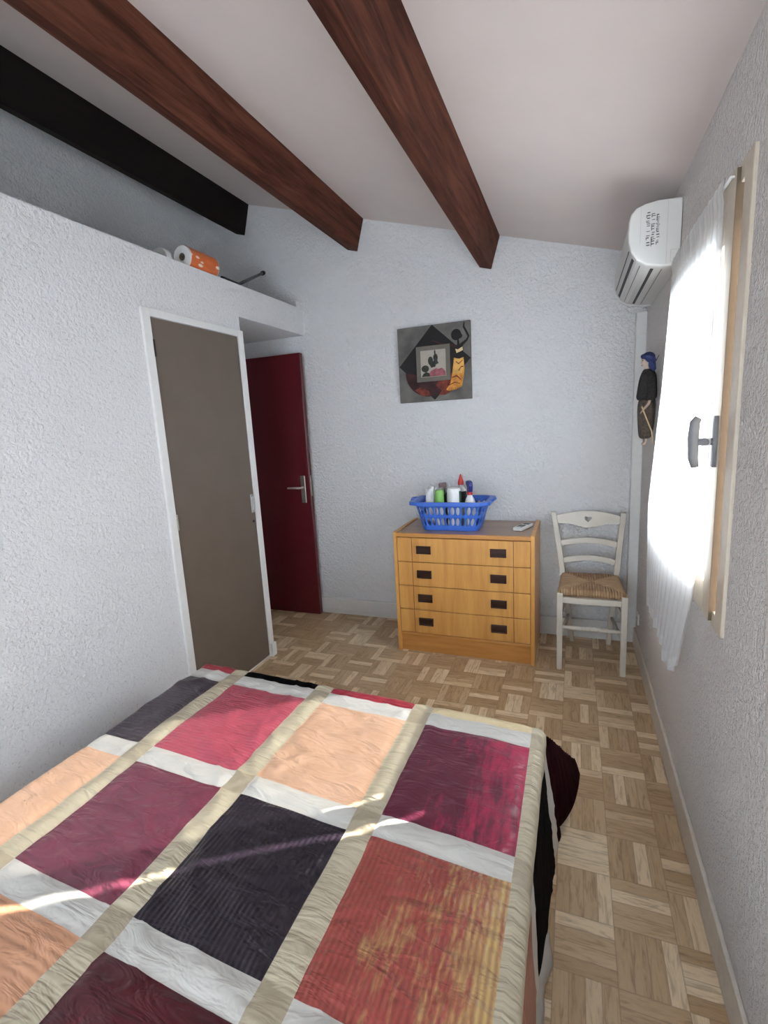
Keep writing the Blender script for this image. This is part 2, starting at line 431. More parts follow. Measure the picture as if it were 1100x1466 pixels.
# ceiling beams, square to the slope
nx, nz = .282, .959
for k, ((bx, bz), lab) in enumerate((((-.503, 2.41), 'thick dark brown ceiling beam nearest the window, two faces showing'),
                                     ((-1.413, 2.667), 'dark brown ceiling beam in the middle, between the black beam and the window side beam'),
                                     ((-2.318, 2.93), 'almost black ceiling beam furthest left, above the wall ledge'))):
    bm = bmesh.new(); d, wd = .215, .078
    q = [(bx, bz), (bx + nx * d, bz + nz * d), (bx + nx * d - nz * wd, bz + nz * d + nx * wd), (bx - nz * wd, bz + nx * wd)]
    prism(bm, q, YB - YN, Matrix(((1, 0, 0, 0), (0, 0, 1, YN), (0, 1, 0, 0), (0, 0, 0, 1))))
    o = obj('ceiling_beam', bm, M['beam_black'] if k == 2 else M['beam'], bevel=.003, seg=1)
    tag(o, lab, 'beam', 'exposed ceiling beams', 'structure')

# ----------------------------------------------------- brown cupboard door
d2 = thing('door_2', 'flat taupe brown cupboard door in white frame, set in the left wall', 'door', (XL, 2.2, 0), kind='structure')
def P(o, root):   # keep a world-built child where it is under an empty
    o.matrix_parent_inverse = Matrix.Translation(root.location).inverted() if not root.rotation_euler.z else \
        (Matrix.Translation(root.location) @ Matrix.Rotation(root.rotation_euler.z, 4, 'Z')).inverted()
    return o
def part(name, bm, m, root, **k):
    o = obj(name, bm, m, root, **k)
    r = root
    while r.parent is not None: r = r.parent
    if root.type == 'EMPTY': P(o, root)
    return o
bm = bmesh.new()
box(bm, XL - .001, XL + .014, 1.826, 1.874, 0, 2.082); box(bm, XL - .001, XL + .014, 2.530, 2.574, 0, 2.082); box(bm, XL - .001, XL + .014, 1.874, 2.530, 2.045, 2.082)
box(bm, XL - .05, XL + .014, 2.572, 2.580, 0, 2.082); box(bm, XL - .03, XL + .03, 2.535, 2.582, 0, .09)
part('door_frame', bm, M['white_paint'], d2, bevel=.003)
part('door_panel', B(XL, XL + .009, 1.878, 2.526, .015, 2.042), M['brown_door'], d2, bevel=.002)
for z in (1.90, 1.05, .20):
    bm = bmesh.new(); lathe(bm, [(.005, -.04), (.005, .04)], 12, (XL + .014, 1.876, z)); part('hinge', bm, M['brass'] if z < 1.5 else M['black_metal'], d2, bevel=.001)
bm = bmesh.new(); box(bm, XL + .008, XL + .014, 2.492, 2.518, .985, 1.10); box(bm, XL + .012, XL + .024, 2.500, 2.510, 1.00, 1.085)
part('latch', bm, M['steel'], d2, bevel=.002)
bm = bmesh.new(); lathe(bm, [(.009, 0), (.009, .004)], 12, (XL + .008, 2.50, .93), 'X'); part('keyhole', bm, M['black_metal'], d2)

# ------------------------------------------------------------ red room door
d1 = thing('door_1', 'dark burgundy red door standing open against the end wall', 'door', (XLL, 3.28, 0), kind='structure')
part('door_panel', B(XLL + .01, -1.888, 3.26, 3.30, .008, 2.035), M['red_door'], d1, bevel=.003)
bm = bmesh.new(); box(bm, -1.965, -1.925, 3.250, 3.26, .92, 1.13)
part('handle_plate', bm, M['brass'], d1, bevel=.003)
bm = bmesh.new(); tube(bm, [(-1.945, 3.255, 1.04), (-1.945, 3.215, 1.04), (-1.955, 3.205, 1.04), (-1.99, 3.203, 1.041), (-2.055, 3.205, 1.040)], [.009, .009, .010, .009, .008], 10)
part('lever_handle', bm, M['steel'], d1, smooth=True)
bm = bmesh.new(); box(bm, -1.889, -1.886, 3.271, 3.289, .97, 1.13); box(bm, -1.889, -1.878, 3.273, 3.287, 1.06, 1.085)
part('latch_plate', bm, M['brass'], d1, bevel=.001)

# ------------------------------------------------------------------- window
wn_ = thing('window_1', 'cream casement window, its sash standing slightly ajar', 'window', (XR, 2.0, .86), kind='structure')
bm = bmesh.new()
x0, x1 = .374, .452
oy0, oy1, oz0, oz1 = 1.468, 2.505, .862, 2.068
iy0, iy1, iz0, iz1 = 1.533, 2.452, .905, 2.018
for a in ((oy0, iy0, oz0, oz1), (iy1, oy1, oz0, oz1), (iy0, iy1, oz0, iz0), (iy0, iy1, iz1, oz1)):
    box(bm, x0, x1, *a)
part('window_frame', bm, M['frame'], wn_, bevel=.004)
sash = bpy.data.objects.new('sash', None)
# the sash is a mesh, hinged on its far side and turned a little into the room
bm = bmesh.new(); HY = 2.470
L_, Wd = HY - 1.562, .078
def sashbox(lo, hi, z0, z1, xa, xb): box(bm, xa, xb, -hi, -lo, z0, z1)
zb, zt = .872, 2.058
for xa, xb, e in ((-.019, 0, 0), (0, .030, .012)):
    sashbox(0 + e, Wd, zb + e, zt - e, xa, xb); sashbox(L_ - Wd, L_ - e, zb + e, zt - e, xa, xb)
    sashbox(Wd, L_ - Wd, zb + e, zb + Wd + .02, xa, xb); sashbox(Wd, L_ - Wd, zt - Wd - .08, zt - e, xa, xb)
bpy.data.objects.remove(sash)
sash = obj('sash', bm, M['frame'], wn_, bevel=.003)
th = math.radians(-.45)
smw = Matrix.Translation((.391, HY, 0)) @ Matrix.Rotation(th, 4, 'Z')
sash.matrix_parent_inverse = Matrix.Translation(wn_.location).inverted(); sash.matrix_basis = smw
o = obj('pane', B(.002, .006, -(L_ - Wd + .008), -(Wd - .008), zb + Wd + .012, zt - Wd - .072), M['glass'], sash)
bm = bmesh.new(); hy = -(L_ - .032)
box(bm, -.028, -.019, hy - .014, hy + .014, 1.315, 1.455)
tube(bm, [(-.025, hy, 1.385), (-.064, hy, 1.385)], .010, 12)
tube(bm, [(-.064, hy, 1.452), (-.072, hy, 1.44), (-.074, hy, 1.40), (-.072, hy, 1.34), (-.066, hy, 1.315)], [.010, .013, .014, .013, .010], 12)
obj('handle', bm, M['plastic_grey'], sash, smooth=True)
bm = bmesh.new(); box(bm, .006, .022, -(L_ - .012) - .002, -(L_ - .012) + .001, 1.29, 1.40)
obj('lock_plate', bm, M['steel'], sash); 
edge_shade = plain('brown_edge_shade', (.11, .078, .052), .8)  # shade on the sash lip edge, painted as a thin brown strip
obj('sash_edge_shade', B(-.0185, -.0005, -(L_ + .0015), -(L_ - .0005), zb + .004, zt - .004), edge_shade, sash)
# unseen rear glazing, added so skylight can fill the room
S('fill_window', B(ax0, ax1, YN - .055, YN - .05, az0, az1), M['glass'], 'tall unseen window added in the wall behind the viewer for fill light', 'window')

# curtain rod and voile
rod = thing('curtain_rod', 'thin white rod carrying the voile curtain across window top', 'curtain rod', (.36, 1.96, 2.05))
bm = bmesh.new(); tube(bm, [(.357, 1.575, 2.040), (.362, 2.315, 2.042)], .004, 10); part('rod', bm, M['white_paint'], rod, smooth=True)
for y, z in ((1.578, 2.0405), (2.312, 2.042)):
    bm = bmesh.new(); tube(bm, [(.357, y, z), (.3645, y, z)], .0035, 8)
    part('bracket', bm, M['white_paint'], rod, smooth=True)

def lerp(tab, z):
    for (z0, a), (z1, b) in zip(tab[:-1], tab[1:]):
        if z >= z1: 
            k = (z0 - z) / (z0 - z1); k = min(1, max(0, k)); return a + (b - a) * k
    return tab[-1][1]
def curtain_mesh(nu=190, nv=100):
    bm = bmesh.new(); G = []
    FX = [(2.07, .3545), (1.55, .343), (1.08, .316), (.80, .322), (.55, .328)]
    FY = [(2.07, 2.305), (1.55, 2.35), (1.08, 2.37), (.55, 2.37)]
    NX = [(2.07, .3515), (1.4, .350), (.9, .347), (.6, .338)]
    NY = [(2.07, 1.590), (1.7, 1.565), (1.4, 1.572), (1.15, 1.60), (.9, 1.655), (.6, 1.775)]
    for j in range(nv + 1):
        v = j / nv; row = []
        for i in range(nu + 1):
            u = i / nu                    # 0 = near edge, 1 = far edge
            zt_ = 2.046 + .002 * u
            zb_ = .615 - .05 * math.sin(min(1, u * 2.2) * PI) + .03 * max(0, u - .55) + .012 * math.sin(u * 37 + 1)
            z = zt_ + (zb_ - zt_) * v
            xn, xf, yn, yf = lerp(NX, z), lerp(FX, z), lerp(NY, z), lerp(FY, z)
            y = yn + (yf - yn) * u
            bell = math.sin(PI * u) ** .7
            x = xn + (xf - xn) * u ** 1.3 - .004
            am = (.003 + .009 * min(1, v * 2.2)) * (.5 + .5 * bell)
            x += am * math.sin(u * 2 * PI * 13 + 1.3 * math.sin(u * 9) + .9 * math.sin(v * 4)) - am * .6
            x += .0022 * math.sin(u * 2 * PI * 34) * math.exp(-v * 16)
            if v < .035: x -= .0045 * math.sin(v / .035 * PI)           # rod pocket
            row.append(bm.verts.new((x, y, z)))
        G.append(row)
    for j in range(nv):
        for i in range(nu):
            f = bm.faces.new((G[j][i], G[j][i + 1], G[j + 1][i + 1], G[j + 1][i]))
            f.smooth = True
            f.material_index = 1 if (j < 6 or i < 3 or i > nu - 3 or j > nv - 4) else 0
    return bm
cu = obj('curtain', curtain_mesh(), [M['voile'], M['voile_hem']])
tag(cu, 'sheer white gathered voile curtain hanging over the window', 'curtain')

# ---------------------------------------------------------- air conditioner
ac = thing('air_conditioner', 'white wall mounted air conditioner under the ceiling beside the window', 'air conditioner', (XR, 2.76, 2.04))
prof = [(.381, 2.281), (.381, 2.043), (.317, 2.047), (.262, 2.060), (.228, 2.083), (.208, 2.115), (.198, 2.150), (.195, 2.185), (.197, 2.225), (.204, 2.250), (.222, 2.270), (.255, 2.281), (.30, 2.286)]
m_xz = lambda y: Matrix(((1, 0, 0, 0), (0, 0, 1, y), (0, 1, 0, 0), (0, 0, 0, 1)))
bm = bmesh.new(); prism(bm, prof, .765, m_xz(2.385)); part('housing', bm, M['ac_body'], ac, bevel=.003)
bm = bmesh.new(); cp = [(a + (.0 if a > .37 else -.003), b + (.003 if b > 2.2 else -.003)) for a, b in prof]; prism(bm, cp, .028, m_xz(2.357)); part('end_cap', bm, M['ac'], ac, bevel=.006, seg=3)
bm = bmesh.new(); prism(bm, cp, .02, m_xz(3.150)); part('end_cap', bm, M['ac'], ac, bevel=.005)
def slot(p, q, name, wdt, y0=2.42, y1=3.11, mat=None):
    bm = bmesh.new(); a, b = Vector((p[0], 0, p[1])), Vector((q[0], 0, q[1])); t_ = (b - a).normalized(); n_ = Vector((t_.z, 0, -t_.x))
    c_ = (a + b) / 2
    if n_.dot(c_ - Vector((.3, 0, 2.17))) < 0: n_ = -n_
    rings = [[c_ + t_ * s1 * wdt / 2 + n_ * s2 * .0015 + Vector((0, y, 0)) for s1, s2 in ((-1, -1), (1, -1), (1, 1), (-1, 1))] for y in (y0, y1)]
    loft(bm, rings); part(name, bm, mat or M['ac_dark'], ac)
slot(prof[5], prof[6], 'air_slot', .004)
slot(prof[4], prof[5], 'air_slot', .014); slot(prof[3], prof[4], 'air_slot', .0022); slot(prof[2], prof[3], 'air_slot', .012)
slot((.33, 2.046), (.32, 2.047), 'air_slot', .0018)
bm = bmesh.new()
for xs, z0, z1 in ((.236, 2.14, 2.275), (.331, 2.05, 2.28)): box(bm, xs - .0008, xs + .0008, 2.3560, 2.3575, z0, z1)
box(bm, .345, .372, 2.3558, 2.3575, 2.098, 2.0995); box(bm, .345, .3465, 2.3558, 2.3575, 2.056, 2.098); box(bm, .345, .372, 2.3558, 2.3575, 2.0545, 2.056)
part('panel_seam', bm, M['ac_body'], ac)
bm = bmesh.new(); rr = random.Random(3)
for col_, (xa, xb) in enumerate(((.256, .271), (.274, .289), (.292, .305))):
    z = 2.252 - .004 * col_ - rr.random() * .01
    while z > 2.128 + .004 * col_:
        hgt = rr.choice((.003, .004, .006))
        if rr.random() < .83:
            box(bm, xa + rr.random() * .003, xb - rr.random() * .005, 2.3555, 2.3572, z - hgt * .55, z)
            if rr.random() < .5: box(bm, xa, xa + .0022, 2.3555, 2.3572, z - hgt * 1.6, z)
        z -= hgt * 1.5 + .0012
part('rating_print', bm, M['print'], ac)
bm = bmesh.new(); box(bm, .326, .382, 3.300, 3.344, .075, 2.040)
tr = thing('cable_trunking', 'white vertical cable trunking running down corner from air conditioner', 'trunking', (.354, 3.32, .075))
part('cover', bm, M['trim'], tr, bevel=.004)
bm = bmesh.new(); box(bm, .3795, .3825, 3.300, 3.3435, .075, 2.04); box(bm, .3245, .326, 3.335, 3.344, .075, 2.04); part('backing', bm, M['ac_body'], tr)
sk = thing('wall_socket', 'small white socket low on window wall behind the chair', 'socket', (XR, 3.20, .2))
part('plate', B(.374, .384, 3.155, 3.225, .19, .262), M['trim'], sk, bevel=.003)
bm = bmesh.new()
for y in (3.18, 3.20): lathe(bm, [(.0035, 0), (.0035, .003)], 8, (.3725, y, .226), 'X')
part('socket_hole', bm, M['black_metal'], sk)

# ------------------------------------------------------------------- dresser
DX0, DX1, DY0, DY1, DH = -1.072, -.204, 2.842, 3.31, .806
dr = thing('chest_of_drawers', 'honey coloured wooden chest of four drawers under the blue basket', 'dresser', ((DX0 + DX1) / 2, (DY0 + DY1) / 2, 0))
for xa in (DX0, DX1 - .022):
    part('side_panel', B(xa, xa + .022, DY0, DY1, 0, DH), M['oak'], dr, bevel=.0015)
part('top_panel', B(DX0 + .022, DX1 - .022, DY0 + .006, DY1 - .004, DH - .030, DH - .008), M['top'], dr, bevel=.001)
part('front_rail', B(DX0 + .022, DX1 - .022, DY0 + .002, DY0 + .020, DH - .031, DH - .0065), M['oak_x'], dr, bevel=.0015)
part('back_panel', B(DX0 + .022, DX1 - .022, DY1 - .01, DY1 - .004, .02, DH - .03), M['oak'], dr)
part('plinth', B(DX0 + .022, DX1 - .022, DY0 + .022, DY0 + .04, 0, .115), M['oak_x'], dr)
part('bottom_rail', B(DX0 + .022, DX1 - .022, DY0 + .010, DY0 + .03, .115, .132), M['oak_x'], dr, bevel=.002)
z = .134; hgt = (DH - .035 - .134) / 4
for k in range(4):
    xa, xb = DX0 + .024, DX1 - .024
    a, b = z + .0025, z + hgt - .0015
    bm = bmesh.new(); box(bm, xa, xb, DY0 + .004, DY0 + .022, a, b)
    box(bm, xa + .01, xb - .01, DY0 + .022, DY1 - .04, a + .01, b - .03)
    dw = part('drawer', bm, M['oak'], dr, bevel=.0025)
    Wt = xb - xa
    for f in (.118, .882):
        g = obj('groove', B(xa + f * Wt - .0018, xa + f * Wt + .0018, DY0 + .0032, DY0 + .006, a + .001, b - .001), M['groove'], dw)
    for f in (.212, .775):
        xm = xa + f * Wt; zm = a + (b - a) * .44 + .012; bm = bmesh.new()
        hw, hh = .047, .0255
        # recessed pull : rim with sunken tray and lip
        for q in ((xm - hw, xm + hw, zm + hh - .007, zm + hh), (xm - hw, xm + hw, zm - hh, zm - hh + .005), (xm - hw, xm - hw + .006, zm - hh, zm + hh), (xm + hw - .006, xm + hw, zm - hh, zm + hh)):
            box(bm, q[0], q[1], DY0 - .006, DY0 + .004, q[2], q[3])
        box(bm, xm - hw, xm + hw, DY0 + .001, DY0 + .0038, zm - hh, zm + hh); box(bm, xm - hw + .004, xm + hw - .004, DY0 - .008, DY0 - .004, zm + hh - .022, zm + hh - .003)
        g = obj('pull', bm, M['pull'], dw, bevel=.0015)
    z += hgt

# ---------------------------------------------------------------- the chair
ch = thing('dining_chair', 'grey beige wooden chair with heart cut out and woven rush seat', 'chair', (.10, 3.04, 0))
for xs in (-.066, .273):
    bm = bmesh.new(); bar(bm, (xs, 2.856, 0), (xs, 2.856, .474), .030, .030, .034, .034); part('front_leg', bm, M['chair'], ch, bevel=.004)
posts = []
for s, xb, xm_, xt in ((-1, .002, -.055, -.118), (1, .222, .252, .288)):
    bm = bmesh.new(); rings = []
    for xx, yy, zz, wd, dd in ((xb, 3.262, 0, .028, .034), (xb * .45 + xm_ * .55, 3.222, .28, .031, .042), (xm_, 3.212, .46, .034, .054), (xm_ * .62 + xt * .38, 3.230, .64, .034, .052), (xt, 3.262, .872, .032, .046)):
        rings.append([Vector((xx + a * wd / 2, yy + b * dd / 2, zz)) for a, b in ((-1, -1), (1, -1), (1, 1), (-1, 1))])
    loft(bm, rings); part('back_post', bm, M['chair'], ch, bevel=.004)
def back_x(z): 
    f = (z - .46) / (.872 - .46); return -.055 + f * (-.063), .252 + f * .036
def back_y(z): return 3.205 + .052 * ((z - .46) / .412) ** 1.3
# crest rail with the heart
heart = []
for i in range(40):
    a = 2 * PI * i / 40
    heart.append((16 * math.sin(a) ** 3 / 17 * .024, (13 * math.cos(a) - 5 * math.cos(2 * a) - 2 * math.cos(3 * a) - math.cos(4 * a)) / 17 * .022 + .004))
xa, xb = back_x(.82); mid, half = (xa + xb) / 2, (xb - xa) / 2 - .008
top = [(u * half, .020 + .034 * (1 - u * u) + (.0)) for u in [i / 12 - 1 for i in range(25)]]
bot = [(u * half, -.034 - .012 * math.cos(u * PI * 1.0) - (.004 * math.cos(u * PI * 2))) for u in [1 - i / 12 for i in range(25)]]
crest_m = Matrix.Translation((mid, back_y(.825) + .002, .826)) @ Matrix.Rotation(math.radians(90 - 9), 4, 'X')
me = shape_mesh('crest_rail', [top + bot, heart], .018, crest_m)
o = link('crest_rail', me, M['chair'], ch); P(o, ch)
for zc, thk in ((.682, .036), (.572, .034)):
    xa, xb = back_x(zc); mid, half = (xa + xb) / 2, (xb - xa) / 2 - .006
    us = [i / 12 - 1 for i in range(25)]
    lp = [(u * half, thk / 2 + .026 * (1 - u * u) - .012) for u in us] + [(u * half, -thk / 2 + .028 * (1 - u * u) - .012) for u in us[::-1]]
    me = shape_mesh('back_slat', [lp], .015, Matrix.Translation((mid, back_y(zc) + .002, zc)) @ Matrix.Rotation(math.radians(90 - 7), 4, 'X'))
    o = link('back_slat', me, M['chair'], ch); P(o, ch)
# rush seat : four woven triangles meeting near the middle, pillowed
t = NT('woven_rush'); v = t.uv()
w1 = t.add('ShaderNodeTexWave', wave_type='BANDS', bands_direction='X'); t.put(w1.inputs['Vector'], v); w1.inputs['Scale'].default_value = 22; w1.inputs['Distortion'].default_value = 1.2; w1.inputs['Detail'].default_value = 2
n1 = t.noise(t.mapping(v, scale=(60, 8, 1)), 1.5, 3)
t.set(col=t.mix(t.math('MULTIPLY', w1.outputs['Fac'], .6), t.ramp(n1, [(.3, (.33, .18, .09)), (.5, (.50, .31, .165)), (.72, (.66, .46, .27))]), (.17, .09, .045, 1)), rough=.6, normal=t.bump(w1.outputs['Fac'], .8, .004))
M['rush'] = t.m
M['rush_side'] = t.m.copy(); M['rush_side'].name = 'woven_rush_pale'
for n_ in M['rush_side'].node_tree.nodes:
    if n_.type == 'VALTORGB':
        for e_, c_ in zip(n_.color_ramp.elements, ((.50, .31, .16), (.66, .45, .25), (.80, .60, .37))): e_.color = (*c_, 1)
def seat_mesh():
    me = bpy.data.meshes.new('seat'); bm = bmesh.new(); uvl = bm.loops.layers.uv.new('UVMap')
    N = 36; yf, yb = 2.842, 3.205
    def edge(v): return (-.062 + v * .012 - .018, .271 - v * .016 + .016)
    def pt(u, v, topside):
        xa, xb = edge(v); x = xa + (xb - xa) * u; y = yf + (yb - yf) * v
        a, b = 2 * u - 1, 2 * v - 1
        e = max(abs(a), abs(b))
        rim = math.sqrt(max(0, 1 - max(0, (e - .86) / .14) ** 2))
        d = abs(abs(a) - abs(b))
        z = .4745 + (1 if topside else -1) * (.022 * rim) + (0.006 * (1 - e) - .005 * math.exp(-d * 12) if topside else 0)
        # notches at the posts
        return Vector((x, y, z))
    for side in (True, False):
        G = [[bm.verts.new(pt(i / N, j / N, side)) for i in range(N + 1)] for j in range(N + 1)]
        for j in range(N):
            for i in range(N):
                f = bm.faces.new((G[j][i], G[j][i + 1], G[j + 1][i + 1], G[j + 1][i])); f.smooth = True
                a, b = (i + .5) / N * 2 - 1, (j + .5) / N * 2 - 1
                f.material_index = 0 if abs(b) > abs(a) else 1
                for l in f.loops:
                    c = l.vert.co
                    l[uvl].uv = (c.x, c.y) if abs(b) > abs(a) else (c.y, c.x)
    bmesh.ops.remove_doubles(bm, verts=bm.verts, dist=.0005)
    return bm
part('seat', seat_mesh(), [M['rush'], M['rush_side']], ch)
bm = bmesh.new()
xs = [i / 12 for i in range(13)]
rings = [[Vector((-.052 + u * .311, 2.846 - .008 * math.sin(u * PI) + dy, zz)) for dy, zz in ((0, .415), (.016, .415), (.016, .450), (0, .450))] for u in xs]
loft(bm, rings); part('front_apron', bm, M['chair'], ch, bevel=.002)
bm = bmesh.new(); prof_ = [(.009, 0), (.012, .06), (.0125, .10), (.009, .104), (.013, .110), (.013, .116), (.009, .12), (.013, .127), (.014, .14), (.009, .146), (.013, .152), (.013, .158), (.009, .163), (.014, .17), (.013, .185), (.009, .191), (.013, .197), (.013, .203), (.009, .208), (.0125, .214), (.012, .25), (.009, .311)]
lathe(bm, prof_, 14, (-.052, 2.856, .263), 'X'); part('front_stretcher', bm, M['chair'], ch, smooth=True)
for xa, xb in ((-.066, -.02), (.273, .235)):
    for zz in (.20, .335):
        bm = bmesh.new(); tube(bm, [(xa, 2.87, zz), (xb, 3.22, zz)], .010, 10); part('side_stretcher', bm, M['chair'], ch, smooth=True)
bm = bmesh.new(); box(bm, -.02, .235, 3.212, 3.228, .30, .345); part('rear_stretcher', bm, M['chair'], ch, bevel=.003)
bm = bmesh.new(); box(bm, -.04, .238, 3.196, 3.214, .415, .452); part('rear_apron', bm, M['chair'], ch, bevel=.003)
for xa, xb in ((-.066, -.05), (.273, .247)):
    bm = bmesh.new(); bar(bm, (xa, 2.872, .434), (xb, 3.19, .434), .016, .034); part('side_apron', bm, M['chair'], ch, bevel=.002)

# --------------------------------------------------------------------- bed
bed = thing('bed', 'double bed with pale mattress and low base under the patchwork quilt', 'bed', (-.80, .53, 0))
def rbox(x0, x1, y0, y1, z0, z1, r, seg=4):
    bm = B(x0, x1, y0, y1, z0, z1); return bm
part('mattress', rbox(-1.50, -.118, -.42, 1.485, .235, .437, .04), M['mattress'], bed, bevel=.035, seg=4)
part('base', B(-1.48, -.130, -.40, 1.47, .10, .233), M['bedbase'], bed, bevel=.006)
for x in (-1.42, -.19):
    for y in (-.34, 1.40):
        bm = bmesh.new(); lathe(bm, [(.024, 0), (.030, .10)], 14, (x, y, 0)); part('leg', bm, M['black_metal'], bed)

# quilt --------------------------------------------------------------------
XQL, XQR, VF, VN, TOPZ = -1.525, -.104, 1.556, -.46, .462
SX = [-1.333, -.911, -.499, -.082]; HV = .036
VB = [1.492, 1.008, .565, .110, -.345]
COLS = [(-1.9, SX[0] - HV)] + [(SX[i] + HV, SX[i + 1] - HV) for i in range(3)] + [(SX[3] + HV, .6)]
ROWS = [(VB[0] + HV, 2.2)] + [(VB[i + 1] + HV, VB[i] - HV) for i in range(4)] + [(-2, VB[4] - HV)]
PATCH = [['red', 'black', 'red', 'gold', 'maroon'],
         ['plum', 'coral', 'peach', 'crimson', 'black'],
         ['peach', 'mauve', 'navy', 'brick', 'rust'],
         ['peach', 'orange', 'wine', 'plum', 'peach'],
         ['navy', 'peach', 'coral', 'wine', 'black'],
         ['plum', 'gold', 'mauve', 'peach', 'red']]
names = list(Q.keys())
def patch(u, v):
    instrip = any(abs(u - s) < HV for s in SX); inband = any(abs(v - b) < HV for b in VB)
    if instrip: return 'cross' if inband else 'strip'
    if inband: return 'band'
    ci = next((i for i, (a, b) in enumerate(COLS) if a <= u <= b), 4)
    ri = next((i for i, (a, b) in enumerate(ROWS) if a <= v <= b), 5)
    return PATCH[ri][ci]
def seamd(u, v):
    d = 1.0
    for s in SX:
        d = min(d, abs(abs(u - s) - HV))
    for b in VB:
        d = min(d, abs(abs(v - b) - HV))
    return d
R_ = .026
def dropdir(h, ang, tt):
    """arc of radius R_ up to angle ang (from horizontal), then straight"""
    arc = R_ * ang
    if tt <= arc:
        k = tt / R_
        return R_ * math.sin(k), -R_ * (1 - math.cos(k))
    s = tt - arc
    return R_ * math.sin(ang) + s * math.cos(ang), -R_ * (1 - math.cos(ang)) - s * math.sin(ang)
def crease(u, v):
    w = noise.noise(Vector((u * 2, v * 2, 9))) * .35
    a = noise.noise(Vector((u * 2.2 + w, (v * .75 + u * .35 + w) * 7.5, 2)))
    b = noise.noise(Vector(((u * .9 - v * .5) * 8 + w, v * 2.5, 6)))
    return .0085 * max(0, 1 - abs(a) * 3.2) ** 2 * (.5 + noise.noise(Vector((u * 3, v * 3, 12)))) + .005 * max(0, 1 - abs(b) * 3.5) ** 2 * (.4 + noise.noise(Vector((u * 4, v * 4, 22))))
def cloth(u, v):
    a, al, b = max(0, u - XQR), max(0, XQL - u), max(0, v - VF)
    ux = min(max(u, XQL), XQR); vy = min(v, VF)
    base = Vector((ux, vy - .045 * (ux + .7), TOPZ))
    sd = seamd(u, v)
    n = Vector((u * 6, v * 6, .3))
    puff = .008 * (1 - math.exp(-sd / .018)) + .008 * noise.noise(Vector((u * 3.2 + v * 1.1, v * 2.2, 1))) + .0026 * noise.noise(Vector((u * 6 + v * 9, v * 13 - u * 5, 4))) + crease(u, v)
    crown = -.006 * max(0, 1 - (XQR - u) / .25) ** 2 if a == 0 else -.006
    if a:
        k_ = min(1, max(0, (v - .95) / .55)); a *= 1 + .20 * k_ * k_ * (3 - 2 * k_)
    side = al if al else a
    if side == 0 and b == 0:
        return base + Vector((0, 0, puff + crown))
    sgn = -1 if al else 1
    rho = math.hypot(side, b)
    phi = math.degrees(math.atan2(b, side)) / 45.0           # 0 side .. 1 corner .. 2 foot
    hcorner = math.radians(70 if not al else 45)
    hang = phi ** .4 * hcorner if phi <= 1 else hcorner + (phi - 1) * (PI / 2 - hcorner)
    drop_side, drop_c = math.radians(87), math.radians(43 if not al else 62)
    k = 1 - abs(1 - phi)
    ang = drop_side + (drop_c - drop_side) * k
    if not al and b == 0 and v > 1.1:
        ang -= math.radians(5) * ((v - 1.1) / .45) ** 2
    ho, dz = dropdir(None, ang, rho)
    wav = .006 * math.sin(v * 11 + 1) * min(1, side * 3) if b == 0 else .010 * math.sin(u * 10) * min(1, b * 3) if side == 0 else 0
    ho += wav + .6 * puff
    return base + Vector((sgn * ho * math.cos(hang), ho * math.sin(hang), dz + crown))
def cuts(lo, hi, marks, step):
    c = [lo, hi] + [m for m in marks if lo < m < hi]; c = sorted(set(c)); out = []
    for p, q in zip(c[:-1], c[1:]):
        k = max(1, math.ceil((q - p) / step)); out += [p + (q - p) * i / k for i in range(k)]
    return out + [hi]
us = cuts(XQL - .27, XQR + .335, [s + d for s in SX for d in (-HV, HV)] + [XQL, XQR, XQR + .015, XQR + .03, XQR + .05], .014)
vs = cuts(VN, VF + .335, [s + d for s in VB for d in (-HV, HV)] + [VF, VF + .015, VF + .03, VF + .05], .014)
bm = bmesh.new(); uvl = bm.loops.layers.uv.new('UVMap'); G = []
def uwarp(u, v):   # seams are sewn a little unevenly
    return u, v
for v in vs: G.append([bm.verts.new(cloth(u, v)) for u in us])
for j in range(len(vs) - 1):
    for i in range(len(us) - 1):
        f = bm.faces.new((G[j][i], G[j][i + 1], G[j + 1][i + 1], G[j + 1][i])); f.smooth = True
        um, vm = (us[i] + us[i + 1]) / 2, (vs[j] + vs[j + 1]) / 2
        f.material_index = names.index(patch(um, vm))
        for l, (p, q) in zip(f.loops, ((us[i], vs[j]), (us[i + 1], vs[j]), (us[i + 1], vs[j + 1]), (us[i], vs[j + 1]))): l[uvl].uv = (p, q)
me = bpy.data.meshes.new('patchwork_quilt'); bm.to_mesh(me); bm.free()
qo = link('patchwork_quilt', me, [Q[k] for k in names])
sm = qo.modifiers.new('thick', 'SOLIDIFY'); sm.thickness = .010; sm.offset = -1
tag(qo, 'satin patchwork quilt of red, peach, plum and black squares spread over the bed', 'quilt')

# pale sheet hanging below the quilt on the window side
bm = bmesh.new(); G = []
for j in range(60):
    y = -.40 + 1.62 * j / 59; row = []
    for i in range(14):
        z = .42 - .395 * i / 13; tt = (.42 - z) / .395
        x = -.112 + .012 * tt + max(0, tt - .62) * (.135 + .020 * math.sin(y * 23) + .012 * math.sin(y * 51))
        row.append(bm.verts.new((x, y, z)))
    G.append(row)
for j in range(59):
    for i in range(13):
        bm.faces.new((G[j][i], G[j + 1][i], G[j + 1][i + 1], G[j][i + 1])).smooth = True
so_ = obj('bed_sheet', bm, M['sheet'])
so_.modifiers.new('thick', 'SOLIDIFY').thickness = .003
tag(so_, 'pale grey sheet hanging from the bed below the quilt hem', 'sheet')

